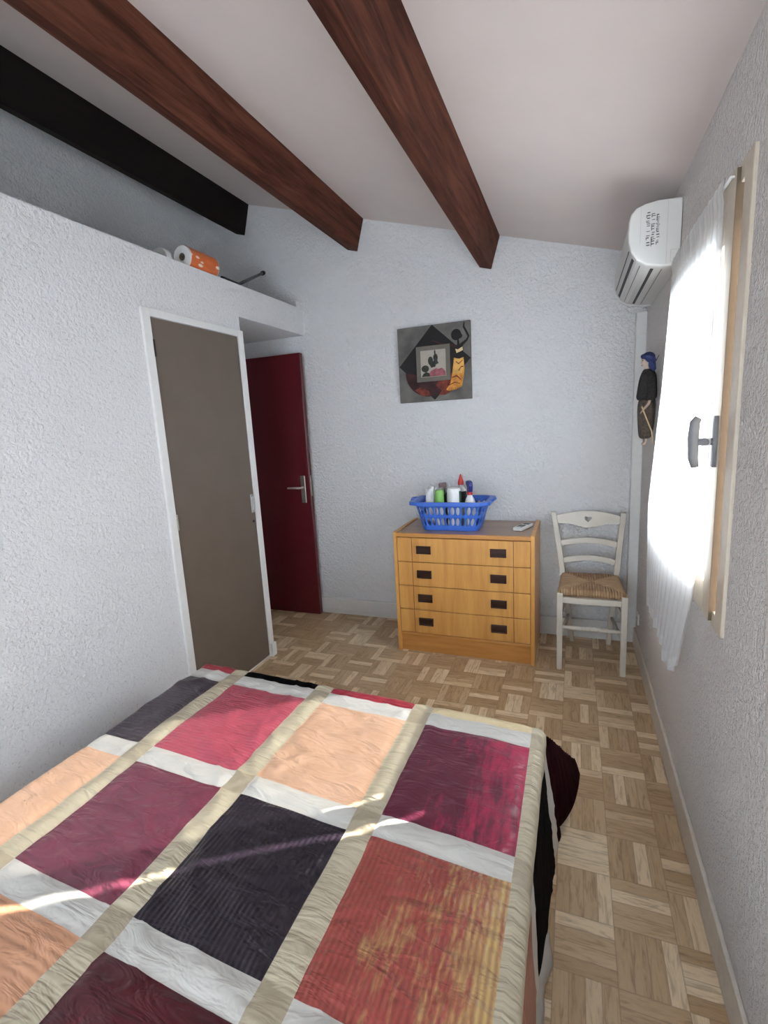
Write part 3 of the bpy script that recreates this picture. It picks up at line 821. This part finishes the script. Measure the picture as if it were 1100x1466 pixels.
# ------------------------------------------------------------ blue basket
BZ = DH - .008 + .003
bk = thing('laundry_basket', 'blue plastic basket with two rows of slots, full of cleaning supplies', 'basket', (-.728, 3.06, BZ), math.radians(0))
H_ = .185
def rim_pt(s, tt, off=0.0):
    """s 0..1 round the rounded rectangle, tt 0..1 up the wall"""
    hw, hd, r = .178 + .048 * tt + off, .112 + .032 * tt + off, .045 + .01 * tt
    L1, L2 = 2 * (hw - r), 2 * (hd - r); A = PI * r / 2; per = 2 * L1 + 2 * L2 + 4 * A; d = (s % 1) * per
    segs = [('l', (-hw + r, -hd), (1, 0), L1), ('a', (hw - r, -hd + r), -90, A), ('l', (hw, -hd + r), (0, 1), L2), ('a', (hw - r, hd - r), 0, A),
            ('l', (hw - r, hd), (-1, 0), L1), ('a', (-hw + r, hd - r), 90, A), ('l', (-hw, hd - r), (0, -1), L2), ('a', (-hw + r, -hd + r), 180, A)]
    for k, p, q, ln in segs:
        if d <= ln:
            if k == 'l': x, y = p[0] + q[0] * d, p[1] + q[1] * d
            else:
                an = math.radians(q + 90 * d / ln); x, y = p[0] + r * math.cos(an), p[1] + r * math.sin(an)
            return Vector((x, y, H_ * tt))
        d -= ln
    return Vector((-hw + r, -hd, H_ * tt))
def shell():
    bm = bmesh.new(); NS = 38; bands = [(0, .15), (.15, .47), (.47, .53), (.53, .85), (.85, 1.0)]
    K = 6
    for bi, (ta, tb) in enumerate(bands):
        for c in range(NS):
            s0, s1 = c / NS, (c + 1) / NS
            if bi in (1, 3):
                # cell with a lens shaped slot
                outer = [(s0 + (s1 - s0) * k / K, ta) for k in range(K)] + [(s1, ta + (tb - ta) * k / K) for k in range(K)] + \
                        [(s1 - (s1 - s0) * k / K, tb) for k in range(K)] + [(s0, tb - (tb - ta) * k / K) for k in range(K)]
                cs, ct = (s0 + s1) / 2, (ta + tb) / 2; inner = []
                for (ss, tt) in outer:
                    an = math.atan2((tt - ct) / (tb - ta), (ss - cs) / (s1 - s0))
                    inner.append((cs + .35 * (s1 - s0) * math.cos(an), ct + .44 * (tb - ta) * math.sin(an)))
                vo_ = [bm.verts.new(rim_pt(*p)) for p in outer]; vi = [bm.verts.new(rim_pt(*p)) for p in inner]
                n = len(vo_)
                for i in range(n): bm.faces.new((vo_[i], vo_[(i + 1) % n], vi[(i + 1) % n], vi[i]))
            else:
                for k in range(K):
                    a, b = s0 + (s1 - s0) * k / K, s0 + (s1 - s0) * (k + 1) / K
                    bm.faces.new([bm.verts.new(rim_pt(*p)) for p in ((a, ta), (b, ta), (b, tb), (a, tb))])
    NB = NS * 6
    bm.faces.new([bm.verts.new(rim_pt(k / NB, 0)) for k in range(NB)][::-1])
    bmesh.ops.remove_doubles(bm, verts=bm.verts, dist=.0004)
    return bm
o = obj('tub', shell(), M['blue'], bk, smooth=True, angle=45)
sd_ = o.modifiers.new('thick', 'SOLIDIFY'); sd_.thickness = .003; sd_.offset = 0
bm = bmesh.new(); NB = 96
rings = []
for k in range(NB):
    p = rim_pt(k / NB, 1.0); q = rim_pt(k / NB, 1.0, .016); ex = max(0, abs(p.x) - .20) / .026
    q = p + (q - p) * (1 + 1.0 * ex); dn = .020
    rings.append([p + Vector((0, 0, .001)), q + Vector((0, 0, .001)), q + Vector((0, 0, -dn)), q * 1.0 + (p - q).normalized() * .004 + Vector((0, 0, -dn)), q + (p - q).normalized() * .004 + Vector((0, 0, -.003)), p + Vector((0, 0, -.003))])
R2 = [[bm.verts.new(x) for x in r] for r in rings]
for k in range(NB):
    a, b = R2[k], R2[(k + 1) % NB]
    for i in range(6): bm.faces.new((a[i], b[i], b[(i + 1) % 6], a[(i + 1) % 6]))
obj('rim', bm, M['blue'], bk, smooth=True, angle=40)
for s in (-1, 1):
    bm = bmesh.new(); tube(bm, [(s * .236, -.062, H_ - .008), (s * .262, -.050, H_ - .001), (s * .272, 0, H_ + .003), (s * .262, .050, H_ - .001), (s * .236, .062, H_ - .008)], [.008, .008, .009, .008, .008], 10)
    obj('handle', bm, M['blue'], bk, smooth=True)
BX, BY, BF = -.728, 3.06, BZ + .004
def item(name, label, cat, x, y, rot=0): return thing(name, label, cat, (BX + x, BY + y, BF), rot, None)
def lp(bm, prof, n=20, loc=(0, 0, 0)): lathe(bm, prof, n, loc)
# trigger spray bottle (white, blue head with red trigger)
sp = item('spray_bottle', 'white spray bottle with dark blue head and red trigger in blue basket', 'bottle', .120, -.042, math.radians(118))
bm = bmesh.new(); lp(bm, [(.030, 0), (.034, .01), (.035, .10), (.034, .155), (.028, .185), (.017, .205), (.014, .222), (.014, .235)]); obj('bottle', bm, M['wplastic'], sp, smooth=True)
bm = bmesh.new(); prism(bm, [(-.020, .232), (.018, .232), (.020, .262), (.046, .278), (.046, .296), (.010, .304), (-.022, .298), (-.032, .276)], .026, Matrix(((1, 0, 0, 0), (0, 0, 1, -.013), (0, 1, 0, 0), (0, 0, 0, 1)))); obj('spray_head', bm, M['navyp'], sp, bevel=.004)
bm = bmesh.new(); prism(bm, [(.018, .264), (.030, .268), (.040, .236), (.036, .222), (.028, .232)], .014, Matrix(((1, 0, 0, 0), (0, 0, 1, -.007), (0, 1, 0, 0), (0, 0, 0, 1)))); obj('trigger', bm, M['redp'], sp, bevel=.002)
bm = bmesh.new(); lp(bm, [(.0172, 0), (.0172, .022)], 20, (0, 0, .214)); obj('collar', bm, M['redp'], sp, smooth=True, angle=40)
# cleaner with red pointed spout and black shoulder
rc = item('cleaner_bottle', 'white cleaner bottle with pointed red spout rising from blue basket', 'bottle', .045, .045, 0)
bm = bmesh.new(); lp(bm, [(.032, 0), (.036, .01), (.036, .19), (.034, .225), (.024, .245), (.015, .256), (.015, .27)]); obj('bottle', bm, M['wplastic'], rc, smooth=True)
bm = bmesh.new(); lp(bm, [(.0368, .15), (.0368, .218), (.0345, .227), (.0345, .15)], 20); obj('label_band', bm, M['bplastic'], rc, smooth=True, angle=40)
bm = bmesh.new(); lathe(bm, [(.019, .268), (.019, .288), (.013, .305), (.005, .332), (.003, .336)], 16); obj('spout', bm, M['redp'], rc, smooth=True, angle=40)
# white tub with dark green side
wt = item('cleaning_tub', 'round white tub with dark green label standing in blue basket front', 'tub', .022, -.056, math.radians(12))
bm = bmesh.new(); lp(bm, [(.040, 0), (.043, .008), (.043, .245), (.040, .257), (.030, .262)]); obj('body', bm, M['wplastic'], wt, smooth=True, angle=40)
bm = bmesh.new(); rr_ = []
for k in range(9):
    a = math.radians(-42 + 84 * k / 8); rr_.append([Vector((r * math.cos(a), r * math.sin(a), z)) for r, z in ((.0435, .03), (.0445, .03), (.0445, .242), (.0435, .242))])
loft(bm, rr_); obj('label', bm, M['dgreen'], wt, smooth=True, angle=40)
# lime can
gc = item('spray_can', 'lime green can standing at front middle of blue basket', 'can', -.072, -.060)
bm = bmesh.new(); lp(bm, [(.027, 0), (.029, .004), (.029, .195), (.026, .203)]); obj('can', bm, M['wplastic'], gc, smooth=True, angle=40)
bm = bmesh.new(); lp(bm, [(.0295, .172), (.0295, .238), (.026, .246), (.012, .249)]); obj('cap', bm, M['green'], gc, smooth=True, angle=40)
# black bottle
bb = item('dark_bottle', 'black bottle between lime can and white tub in blue basket', 'bottle', -.034, .002)
bm = bmesh.new(); lp(bm, [(.025, 0), (.027, .006), (.027, .18), (.024, .205), (.013, .22), (.013, .232)]); obj('bottle', bm, M['bplastic'], bb, smooth=True)
bm = bmesh.new(); lp(bm, [(.016, .226), (.016, .248), (.014, .251)]); obj('cap', bm, M['plastic_grey'], bb, smooth=True, angle=40)
# small yellow bottle
yb = item('yellow_bottle', 'small yellowish green bottle beside white spray bottle in blue basket', 'bottle', .104, .040)
bm = bmesh.new(); lp(bm, [(.020, 0), (.022, .005), (.022, .165), (.012, .19)]); obj('bottle', bm, M['yellowp'], yb, smooth=True)
bm = bmesh.new(); lp(bm, [(.0135, .186), (.0135, .212), (.011, .215)]); obj('cap', bm, M['green'], yb, smooth=True, angle=40)
def blob(name, label, cat, x, y, z, sc, m, amp, fr, seed, n=4, flat=0):
    bm = bmesh.new(); bmesh.ops.create_icosphere(bm, subdivisions=n, radius=1)
    for v_ in bm.verts:
        d = noise.noise(v_.co * fr + Vector((seed, 0, 0))); d2 = noise.noise(v_.co * fr * 2.7 + Vector((0, seed, 0)))
        u_ = v_.co; u_ = Vector([math.copysign(abs(c_) ** .62, c_) for c_ in u_])
        v_.co = Vector([u_[i] * sc[i] for i in range(3)]) * (1 + amp * d - amp * .6 * abs(d2))
    o = obj(name, bm, m, smooth=True); o.location = (BX + x, BY + y, BF + z); return tag(o, label, cat)
blob('plastic_bag', 'crumpled white plastic bag at left end of blue basket', 'bag', -.136, .000, .148, (.038, .058, .122), M['bag'], .30, 3.4, 3)
rag = blob('cloth_rag', 'grey pink rag stuffed next to white bag in blue basket', 'cloth', -.070, .058, .134, (.022, .032, .112), M['rag'], .20, 2.8, 8)
o = obj('sponge', B(-.026, .026, -.018, .018, -.014, .014), M['mauve'], bevel=.005); o.location = (BX - .078, BY + .056, rag.location.z + max(v_.co.z for v_ in rag.data.vertices) + .0120); o.rotation_euler = (.05, -.06, .3)
tag(o, 'mauve brown sponge lying on rag in blue basket', 'sponge')
blob('crumpled_cloth', 'pale crumpled cloth behind lime can in blue basket', 'cloth', -.006, .080, .128, (.019, .020, .104), M['bag'], .25, 2.6, 15)

# ----------------------------------------------------------- remote control
rm = thing('remote_control', 'white remote control with dark buttons lying on chest of drawers', 'remote control', (-.290, 3.075, DH - .0075), math.radians(70))
obj('body', B(-.085, .085, -.029, .029, 0, .020), M['ac'], rm, bevel=.005, seg=3)
obj('display', B(.028, .072, -.021, .021, .0195, .0208), M['print'], rm, bevel=.0005)
for k in range(3):
    for j in range(2):
        obj('button', B(-.012 - k * .022, .004 - k * .022, -.018 + j * .021, -.003 + j * .021, .0195, .0225), M['bplastic'] if k < 2 else M['plastic_grey'], rm, bevel=.001)

# ----------------------------------------------------------------- picture
px0, px1, pz0, pz1, pyf = -1.143, -.640, 1.622, 2.120, YB - .028
pc = thing('canvas_picture', 'square grey canvas print with black diamond and dancing figure in orange dress', 'picture', ((px0 + px1) / 2, YB, pz0))
M['cv'] = plain('grey_canvas', (.135, .128, .120), .8, nz=.35, scale=9)
M['cblack'] = plain('canvas_black', (.009, .007, .008), .75)
M['cmar'] = plain('canvas_maroon', (.040, .010, .011), .75, nz=.6, scale=18)
M['crust'] = plain('canvas_rust', (.16, .028, .016), .75, nz=.6, scale=25)
M['cor'] = plain('canvas_orange', (.62, .26, .045), .75, nz=.3, scale=30)
M['cye'] = plain('canvas_gold', (.68, .38, .10), .75, nz=.2, scale=30)
M['ccr'] = plain('canvas_cream', (.72, .55, .32), .75)
M['cfr'] = plain('canvas_taupe', (.145, .130, .110), .7)
M['cin'] = plain('inner_beige', (.40, .36, .31), .75)
M['cpk'] = plain('inner_pink', (.32, .10, .12), .75, nz=.3, scale=60)
M['cgr'] = plain('inner_green', (.03, .035, .025), .75, nz=.5, scale=60)
part('canvas', B(px0, px1, pyf, YB - .001, pz0, pz1), M['cv'], pc, bevel=.002)
lev = [0]
def art(name, pts, m, lift=None):
    """flat painted shape : a,b are fractions of the canvas from its top left"""
    lev[0] += 1; y = pyf - .0003 - .00025 * (lev[0] if lift is None else lift)
    bm = bmesh.new(); q = [(px0 + a * (px1 - px0), pz1 - b * (pz1 - pz0)) for a, b in pts]
    prism(bm, q, .00022, Matrix(((1, 0, 0, 0), (0, 0, 1, y), (0, 1, 0, 0), (0, 0, 0, 1))))
    return part(name, bm, m, pc)
art('painted_diamond', [(.49, .0), (1.0, .475), (.50, .985), (.012, .51)], M['cblack'])
art('painted_swirl', [(.10, .60)] + [(.43 + .335 * math.cos(math.radians(a)), .60 + .335 * math.sin(math.radians(a))) for a in range(172, 14, -8)] + [(.74, .66), (.5, .70)], M['cmar'])
art('painted_swirl', [(.52, .80), (.58, .70), (.70, .62), (.80, .70), (.82, .80), (.74, .88), (.64, .93), (.56, .92), (.60, .86)], M['crust'])
art('painted_swirl', [(.22, .84), (.30, .80), (.42, .86), (.44, .92), (.33, .925)], M['crust'])
art('painted_dress', [(.775, .455), (.905, .445), (.915, .60), (.90, .72), (.875, .83), (.80, .865), (.70, .88), (.66, .86), (.72, .78), (.745, .66), (.765, .55)], M['cor'])
art('painted_dress', [(.785, .46), (.90, .45), (.905, .57), (.885, .66), (.76, .665), (.765, .56)], M['cye'])
for q in ([(.80, .50), (.84, .53), (.89, .49), (.89, .50), (.84, .545), (.80, .512)], [(.83, .62), (.87, .57), (.90, .57), (.905, .58), (.87, .585), (.84, .63)], [(.745, .70), (.81, .68), (.87, .74), (.86, .75), (.81, .70), (.745, .715)], [(.70, .80), (.78, .765), (.85, .79), (.85, .80), (.78, .777), (.70, .812)]):
    art('painted_line', q, M['crust'])
for k in range(6): art('painted_line', [(.70 + k * .027, .845), (.706 + k * .027, .845), (.70 + k * .027, .885), (.694 + k * .027, .885)], M['crust'])
ell = lambda ca, cb, ra, rb, n=20, r=0: [(ca + ra * math.cos(2 * PI * k / n) * math.cos(r) - rb * math.sin(2 * PI * k / n) * math.sin(r), cb + ra * math.cos(2 * PI * k / n) * math.sin(r) + rb * math.sin(2 * PI * k / n) * math.cos(r)) for k in range(n)]
art('painted_figure', [(.80, .30), (.855, .285), (.90, .31), (.905, .36), (.90, .42), (.915, .455), (.85, .475), (.79, .46), (.80, .42), (.785, .36)], M['cblack'])
art('painted_top', [(.80, .345), (.835, .355), (.895, .325), (.90, .37), (.86, .385), (.815, .40)], M['ccr'])
art('painted_figure', ell(.815, .165, .068, .072), M['cblack'], 14); art('painted_figure', ell(.855, .185, .042, .035), M['cblack'], 15)
art('painted_figure', [(.828, .22), (.848, .22), (.862, .30), (.825, .30)], M['cblack'], 16)
art('painted_figure', [(.865, .285), (.945, .235), (.965, .205), (.925, .12), (.905, .08), (.915, .025), (.93, .02), (.93, .075), (.955, .12), (.992, .20), (.965, .255), (.89, .32)], M['cblack'], 17)
art('painted_figure', [(.80, .29), (.70, .27), (.60, .245), (.50, .20), (.495, .215), (.60, .265), (.70, .295), (.80, .32)], M['cmar'], 18)
fa0, fa1, fb0, fb1 = .262, .728, .268, .735
bm = bmesh.new(); fw = .058
W_ = lambda a: px0 + a * (px1 - px0); Z_ = lambda b: pz1 - b * (pz1 - pz0)
for a0, a1, b0, b1 in ((fa0, fa1, fb0, fb0 + fw), (fa0, fa1, fb1 - fw, fb1), (fa0, fa0 + fw, fb0 + fw, fb1 - fw), (fa1 - fw, fa1, fb0 + fw, fb1 - fw)):
    box(bm, W_(a0), W_(a1), pyf - .010, pyf - .002, Z_(b1), Z_(b0))
part('inner_frame', bm, M['cfr'], pc, bevel=.0015)
part('inner_print', B(W_(fa0 + fw), W_(fa1 - fw), pyf - .0065, pyf - .005, Z_(fb1 - fw), Z_(fb0 + fw)), M['cin'], pc)
def inner(pts, m, l): 
    art('inner_figure', [(fa0 + fw + a * (fa1 - fa0 - 2 * fw), fb0 + fw + b * (fb1 - fb0 - 2 * fw)) for a, b in pts], m, 26 + l)
inner(ell(.55, .60, .30, .28), M['cin'], 0)
inner([(.28, .92), (.40, .78), (.62, .68), (.85, .70), (.98, .84), (.98, .985), (.25, .985)], M['cpk'], 1)
inner(ell(.18, .68, .15, .13), M['cgr'], 2); inner([(.03, .98), (.10, .86), (.22, .80), (.34, .86), (.36, .98)], M['cgr'], 3)
inner(ell(.40, .40, .10, .16), M['cgr'], 4); inner(ell(.60, .30, .09, .15), M['cgr'], 5); inner([(.34, .50), (.46, .42), (.66, .38), (.72, .52), (.66, .62), (.42, .66)], M['cgr'], 6)
inner(ell(.58, .10, .03, .09), M['cgr'], 7); inner(ell(.72, .62, .13, .10), M['cin'], 8)

# -------------------------------------------------- figurine on window wall
fg = thing('hanging_figurine', 'dark robed figurine with blue headscarf and stick hanging beside the window', 'figurine', (.335, 2.81, 1.30))
def skin(name, verts, edges, radii, m, root, sub=2):
    me = bpy.data.meshes.new(name); me.from_pydata(verts, edges, []); me.update()
    o = link(name, me, m, root); P(o, root) if root.type == 'EMPTY' else None
    md = o.modifiers.new('skin', 'SKIN'); 
    for k, r in enumerate(radii):
        me.skin_vertices[0].data[k].radius = (r, r) if not isinstance(r, tuple) else r
    me.skin_vertices[0].data[0].use_root = True
    md.use_smooth_shade = True
    o.modifiers.new('sub', 'SUBSURF').levels = sub; o.modifiers['sub'].render_levels = sub
    return o
fx_, fy_ = .335, 2.81
V = [(fx_, fy_, 1.50), (fx_, fy_, 1.58), (fx_ + .002, fy_, 1.645), (fx_ - .002, fy_, 1.685), (fx_ - .008, fy_ - .006, 1.710), (fx_ - .012, fy_ - .010, 1.738),      # pelvis..head top
     (fx_ + .012, fy_ - .036, 1.648), (fx_ + .016, fy_ - .042, 1.575), (fx_ + .006, fy_ - .050, 1.515), (fx_ - .010, fy_ - .054, 1.492),                          # near arm
     (fx_ - .006, fy_ + .036, 1.648), (fx_ - .012, fy_ + .042, 1.585), (fx_ - .022, fy_ + .030, 1.560),                                                            # far arm
     (fx_ + .003, fy_ - .014, 1.44), (fx_ + .003, fy_ - .014, 1.36), (fx_, fy_ - .014, 1.318), (fx_ - .014, fy_ - .018, 1.309),
     (fx_ + .003, fy_ + .014, 1.44), (fx_ + .003, fy_ + .014, 1.36), (fx_, fy_ + .014, 1.318), (fx_ - .014, fy_ + .016, 1.309)]
Ed = [(0, 1), (1, 2), (2, 3), (3, 4), (4, 5), (2, 6), (6, 7), (7, 8), (8, 9), (2, 10), (10, 11), (11, 12), (0, 13), (13, 14), (14, 15), (15, 16), (0, 17), (17, 18), (18, 19), (19, 20)]
Rd = [.026, .024, .020, .011, .020, .019, .011, .009, .007, .008, .011, .009, .007, .013, .010, .008, .007, .013, .010, .008, .007]
nv = len(V)
for k, (dy, ln) in enumerate(((-.006, .018), (-.002, .022), (.002, .021), (.006, .016))):       # fingers
    V += [(V[9][0] - ln * .6, V[9][1] + dy, V[9][2] - ln * .55), (V[9][0] - ln, V[9][1] + dy * 1.1, V[9][2] - ln * 1.2)]
    Ed += [(9, nv), (nv, nv + 1)]; Rd += [.0024, .002]; nv += 2
V += [(V[9][0] - .004, V[9][1] + .010, V[9][2] - .002), (V[9][0] - .012, V[9][1] + .013, V[9][2] - .010)]; Ed += [(9, nv), (nv, nv + 1)]; Rd += [.003, .0024]; nv += 2
V += [(fx_ - .030, fy_ - .016, 1.712)]; Ed += [(4, nv)]; Rd += [.0045]; nv += 1               # nose
body = skin('body', V, Ed, Rd, M['skin'], fg)
bm = bmesh.new()
for s in (-1, 1): sphere(bm, (fx_ - .026 , fy_ - .013 + s * .008, 1.722), .0028, 8, 6)
obj('eye', bm, M['cblack'], body)
bm = bmesh.new(); tube(bm, [(fx_ - .027, fy_ - .020, 1.699), (fx_ - .0285, fy_ - .014, 1.698), (fx_ - .026, fy_ - .008, 1.699)], .0018, 6); obj('mouth', bm, M['crust'], body)
def robe(name, rows, m, n=28, ph=0, amp=.06, fr=5):
    bm = bmesh.new(); rings = []
    for k, (cx, cy, z, rx, ry) in enumerate(rows):
        rings.append([Vector((cx + 1.28 * rx * (1 + amp * math.sin(fr * a + ph + k * .3)) * math.cos(a), cy + 1.2 * ry * (1 + amp * math.sin(fr * a + ph + k * .3)) * math.sin(a), z)) for a in [2 * PI * i / n for i in range(n)]])
    loft(bm, rings); o = part(name, bm, m, fg, smooth=True); o.modifiers.new('sub', 'SUBSURF').levels = 1; return o
robe('skirt', [(fx_ - .001, fy_, 1.335, .020, .030), (fx_ + .001, fy_, 1.37, .026, .034), (fx_ + .001, fy_, 1.43, .030, .038), (fx_, fy_, 1.50, .032, .038), (fx_ + .002, fy_, 1.55, .030, .034)], M['robe'], ph=.4)
robe('tunic', [(fx_ - .003, fy_, 1.525, .036, .044), (fx_ - .001, fy_, 1.56, .036, .042), (fx_, fy_, 1.60, .033, .038), (fx_ + .002, fy_, 1.645, .030, .040), (fx_ + .003, fy_, 1.672, .021, .026), (fx_, fy_, 1.683, .013, .014)], M['tunic'], ph=1.1)
for s, pts in ((-1, [V[6], V[7], (V[8][0] + .002, V[8][1] + .002, V[8][2] + .012)]), (1, [V[10], V[11], (V[12][0] + .004, V[12][1], V[12][2] + .004)])):
    bm = bmesh.new(); tube(bm, [(fx_, fy_ + s * .022, 1.660)] + pts, [.018, .020, .022, .023], 14); part('sleeve', bm, M['tunic'], fg, smooth=True)
bm = bmesh.new()
sphere(bm, (fx_ + .001, fy_ - .003, 1.736), .029, 20, 14, (1.06, 1.05, .92))
sphere(bm, (fx_ + .014, fy_ + .002, 1.705), .022, 16, 12, (.85, 1.1, 1.35))
tube(bm, [(fx_ - .020, fy_ - .016, 1.742), (fx_ - .006, fy_ - .034, 1.738), (fx_ + .018, fy_ - .024, 1.730), (fx_ + .026, fy_, 1.722), (fx_ + .016, fy_ + .024, 1.728), (fx_ - .008, fy_ + .028, 1.738), (fx_ - .022, fy_ + .006, 1.744), (fx_ - .020, fy_ - .016, 1.742)], .011, 12)
tube(bm, [(fx_ + .020, fy_ - .010, 1.705), (fx_ + .024, fy_ - .012, 1.680), (fx_ + .016, fy_ - .012, 1.660)], [.014, .012, .007], 10)
part('headscarf', bm, M['scarf'], fg, smooth=True)
bm = bmesh.new(); tube(bm, [(fx_ - .026, fy_ - .056, 1.50), (fx_ + .020, fy_ - .058, 1.38), (fx_ + .030, fy_ - .058, 1.315)], .0032, 8); part('stick', bm, M['ccr'], fg, smooth=True)
bm = bmesh.new(); tube(bm, [(fx_ + .022, fy_, 1.690), (.3835, fy_, 1.745)], .0015, 6); part('hanging_loop', bm, M['black_metal'], fg)

# --------------------------------------------------------- things on ledge
LZ = 2.352
def roll(x, y, rz, label, film, droop):
    t_ = thing('kitchen_roll', label, 'kitchen roll', (x, y, LZ + .001), rz, 'kitchen rolls lying on the ledge')
    r = .058; bm = bmesh.new()
    n = 36
    prof2 = [(.020, -.115), (r - .003, -.115), (r, -.110), (r, .110), (r - .003, .115), (.020, .115)]
    rings = [[Vector((rr2 * math.cos(2 * PI * i / n), h, r + rr2 * math.sin(2 * PI * i / n))) for i in range(n)] for rr2, h in prof2]
    rings.append(rings[0]); V_ = [[bm.verts.new(p) for p in rg] for rg in rings[:-1]]; V_.append(V_[0])
    for a, b in zip(V_[:-1], V_[1:]):
        for i in range(n): bm.faces.new((a[i], a[(i + 1) % n], b[(i + 1) % n], b[i]))
    obj('paper', bm, M['paper'], t_, smooth=True, angle=40)
    bm = bmesh.new(); rr3 = .0205
    ra = [[bm.verts.new((q * math.cos(2 * PI * i / n), h, r + q * math.sin(2 * PI * i / n))) for i in range(n)] for q, h in ((rr3, -.114), (rr3, .114), (.0185, .114), (.0185, -.114))]
    for k in range(4):
        a, b = ra[k], ra[(k + 1) % 4]
        for i in range(n): bm.faces.new((a[i], a[(i + 1) % n], b[(i + 1) % n], b[i]))
    obj('core', bm, M['bedbase'], t_, smooth=True, angle=40)
    if film:
        bm = bmesh.new(); rings = []
        for k in range(15):
            h = -.108 + .213 * k / 14; rg = []
            for i in range(n):
                a = 2 * PI * i / n; q = r + .0022 + .0016 * noise.noise(Vector((math.cos(a) * 4, math.sin(a) * 4, h * 40)))
                x_, z_ = q * math.cos(a), r + q * math.sin(a)
                z_ = max(z_, .0005)
                if droop and -.75 < a - 2 * PI * .80 < .95:
                    kk = max(0, 1 - abs(a - 2 * PI * .845) / .75) * max(0, 1 - (abs(h - .005) / .10) ** 2); x_ += .030 * kk
                rg.append(Vector((x_, h, z_)))
            rings.append(rg)
        loft(bm, rings, cap=False); o_ = obj('wrapper', bm, M['film'], t_, smooth=True)
    return t_
roll(-1.945, 2.335, 0, 'kitchen roll in orange printed wrapper lying on the ledge edge', True, True)
roll(-2.068, 2.300, math.radians(0), 'unwrapped kitchen roll in shade behind the orange one', False, False)
rd = thing('metal_rod', 'bent thin black metal rod leaning from the ledge against back wall', 'rod', (-1.95, 2.55, LZ))
bm = bmesh.new(); tube(bm, [(-1.897, 2.47, LZ + .0095), (-1.900, 2.58, LZ + .0095), (-1.908, 2.64, LZ + .014), (-1.925, 2.70, LZ + .040), (-2.150, 3.278, LZ + .272)], .009, 10); part('rod', bm, M['black_metal'], rd, smooth=True)
bm = bmesh.new(); tube(bm, [(-2.145, 3.264, LZ + .266), (-2.163, 3.312, LZ + .286)], .015, 12); part('end_knob', bm, M['black_metal'], rd, smooth=True)
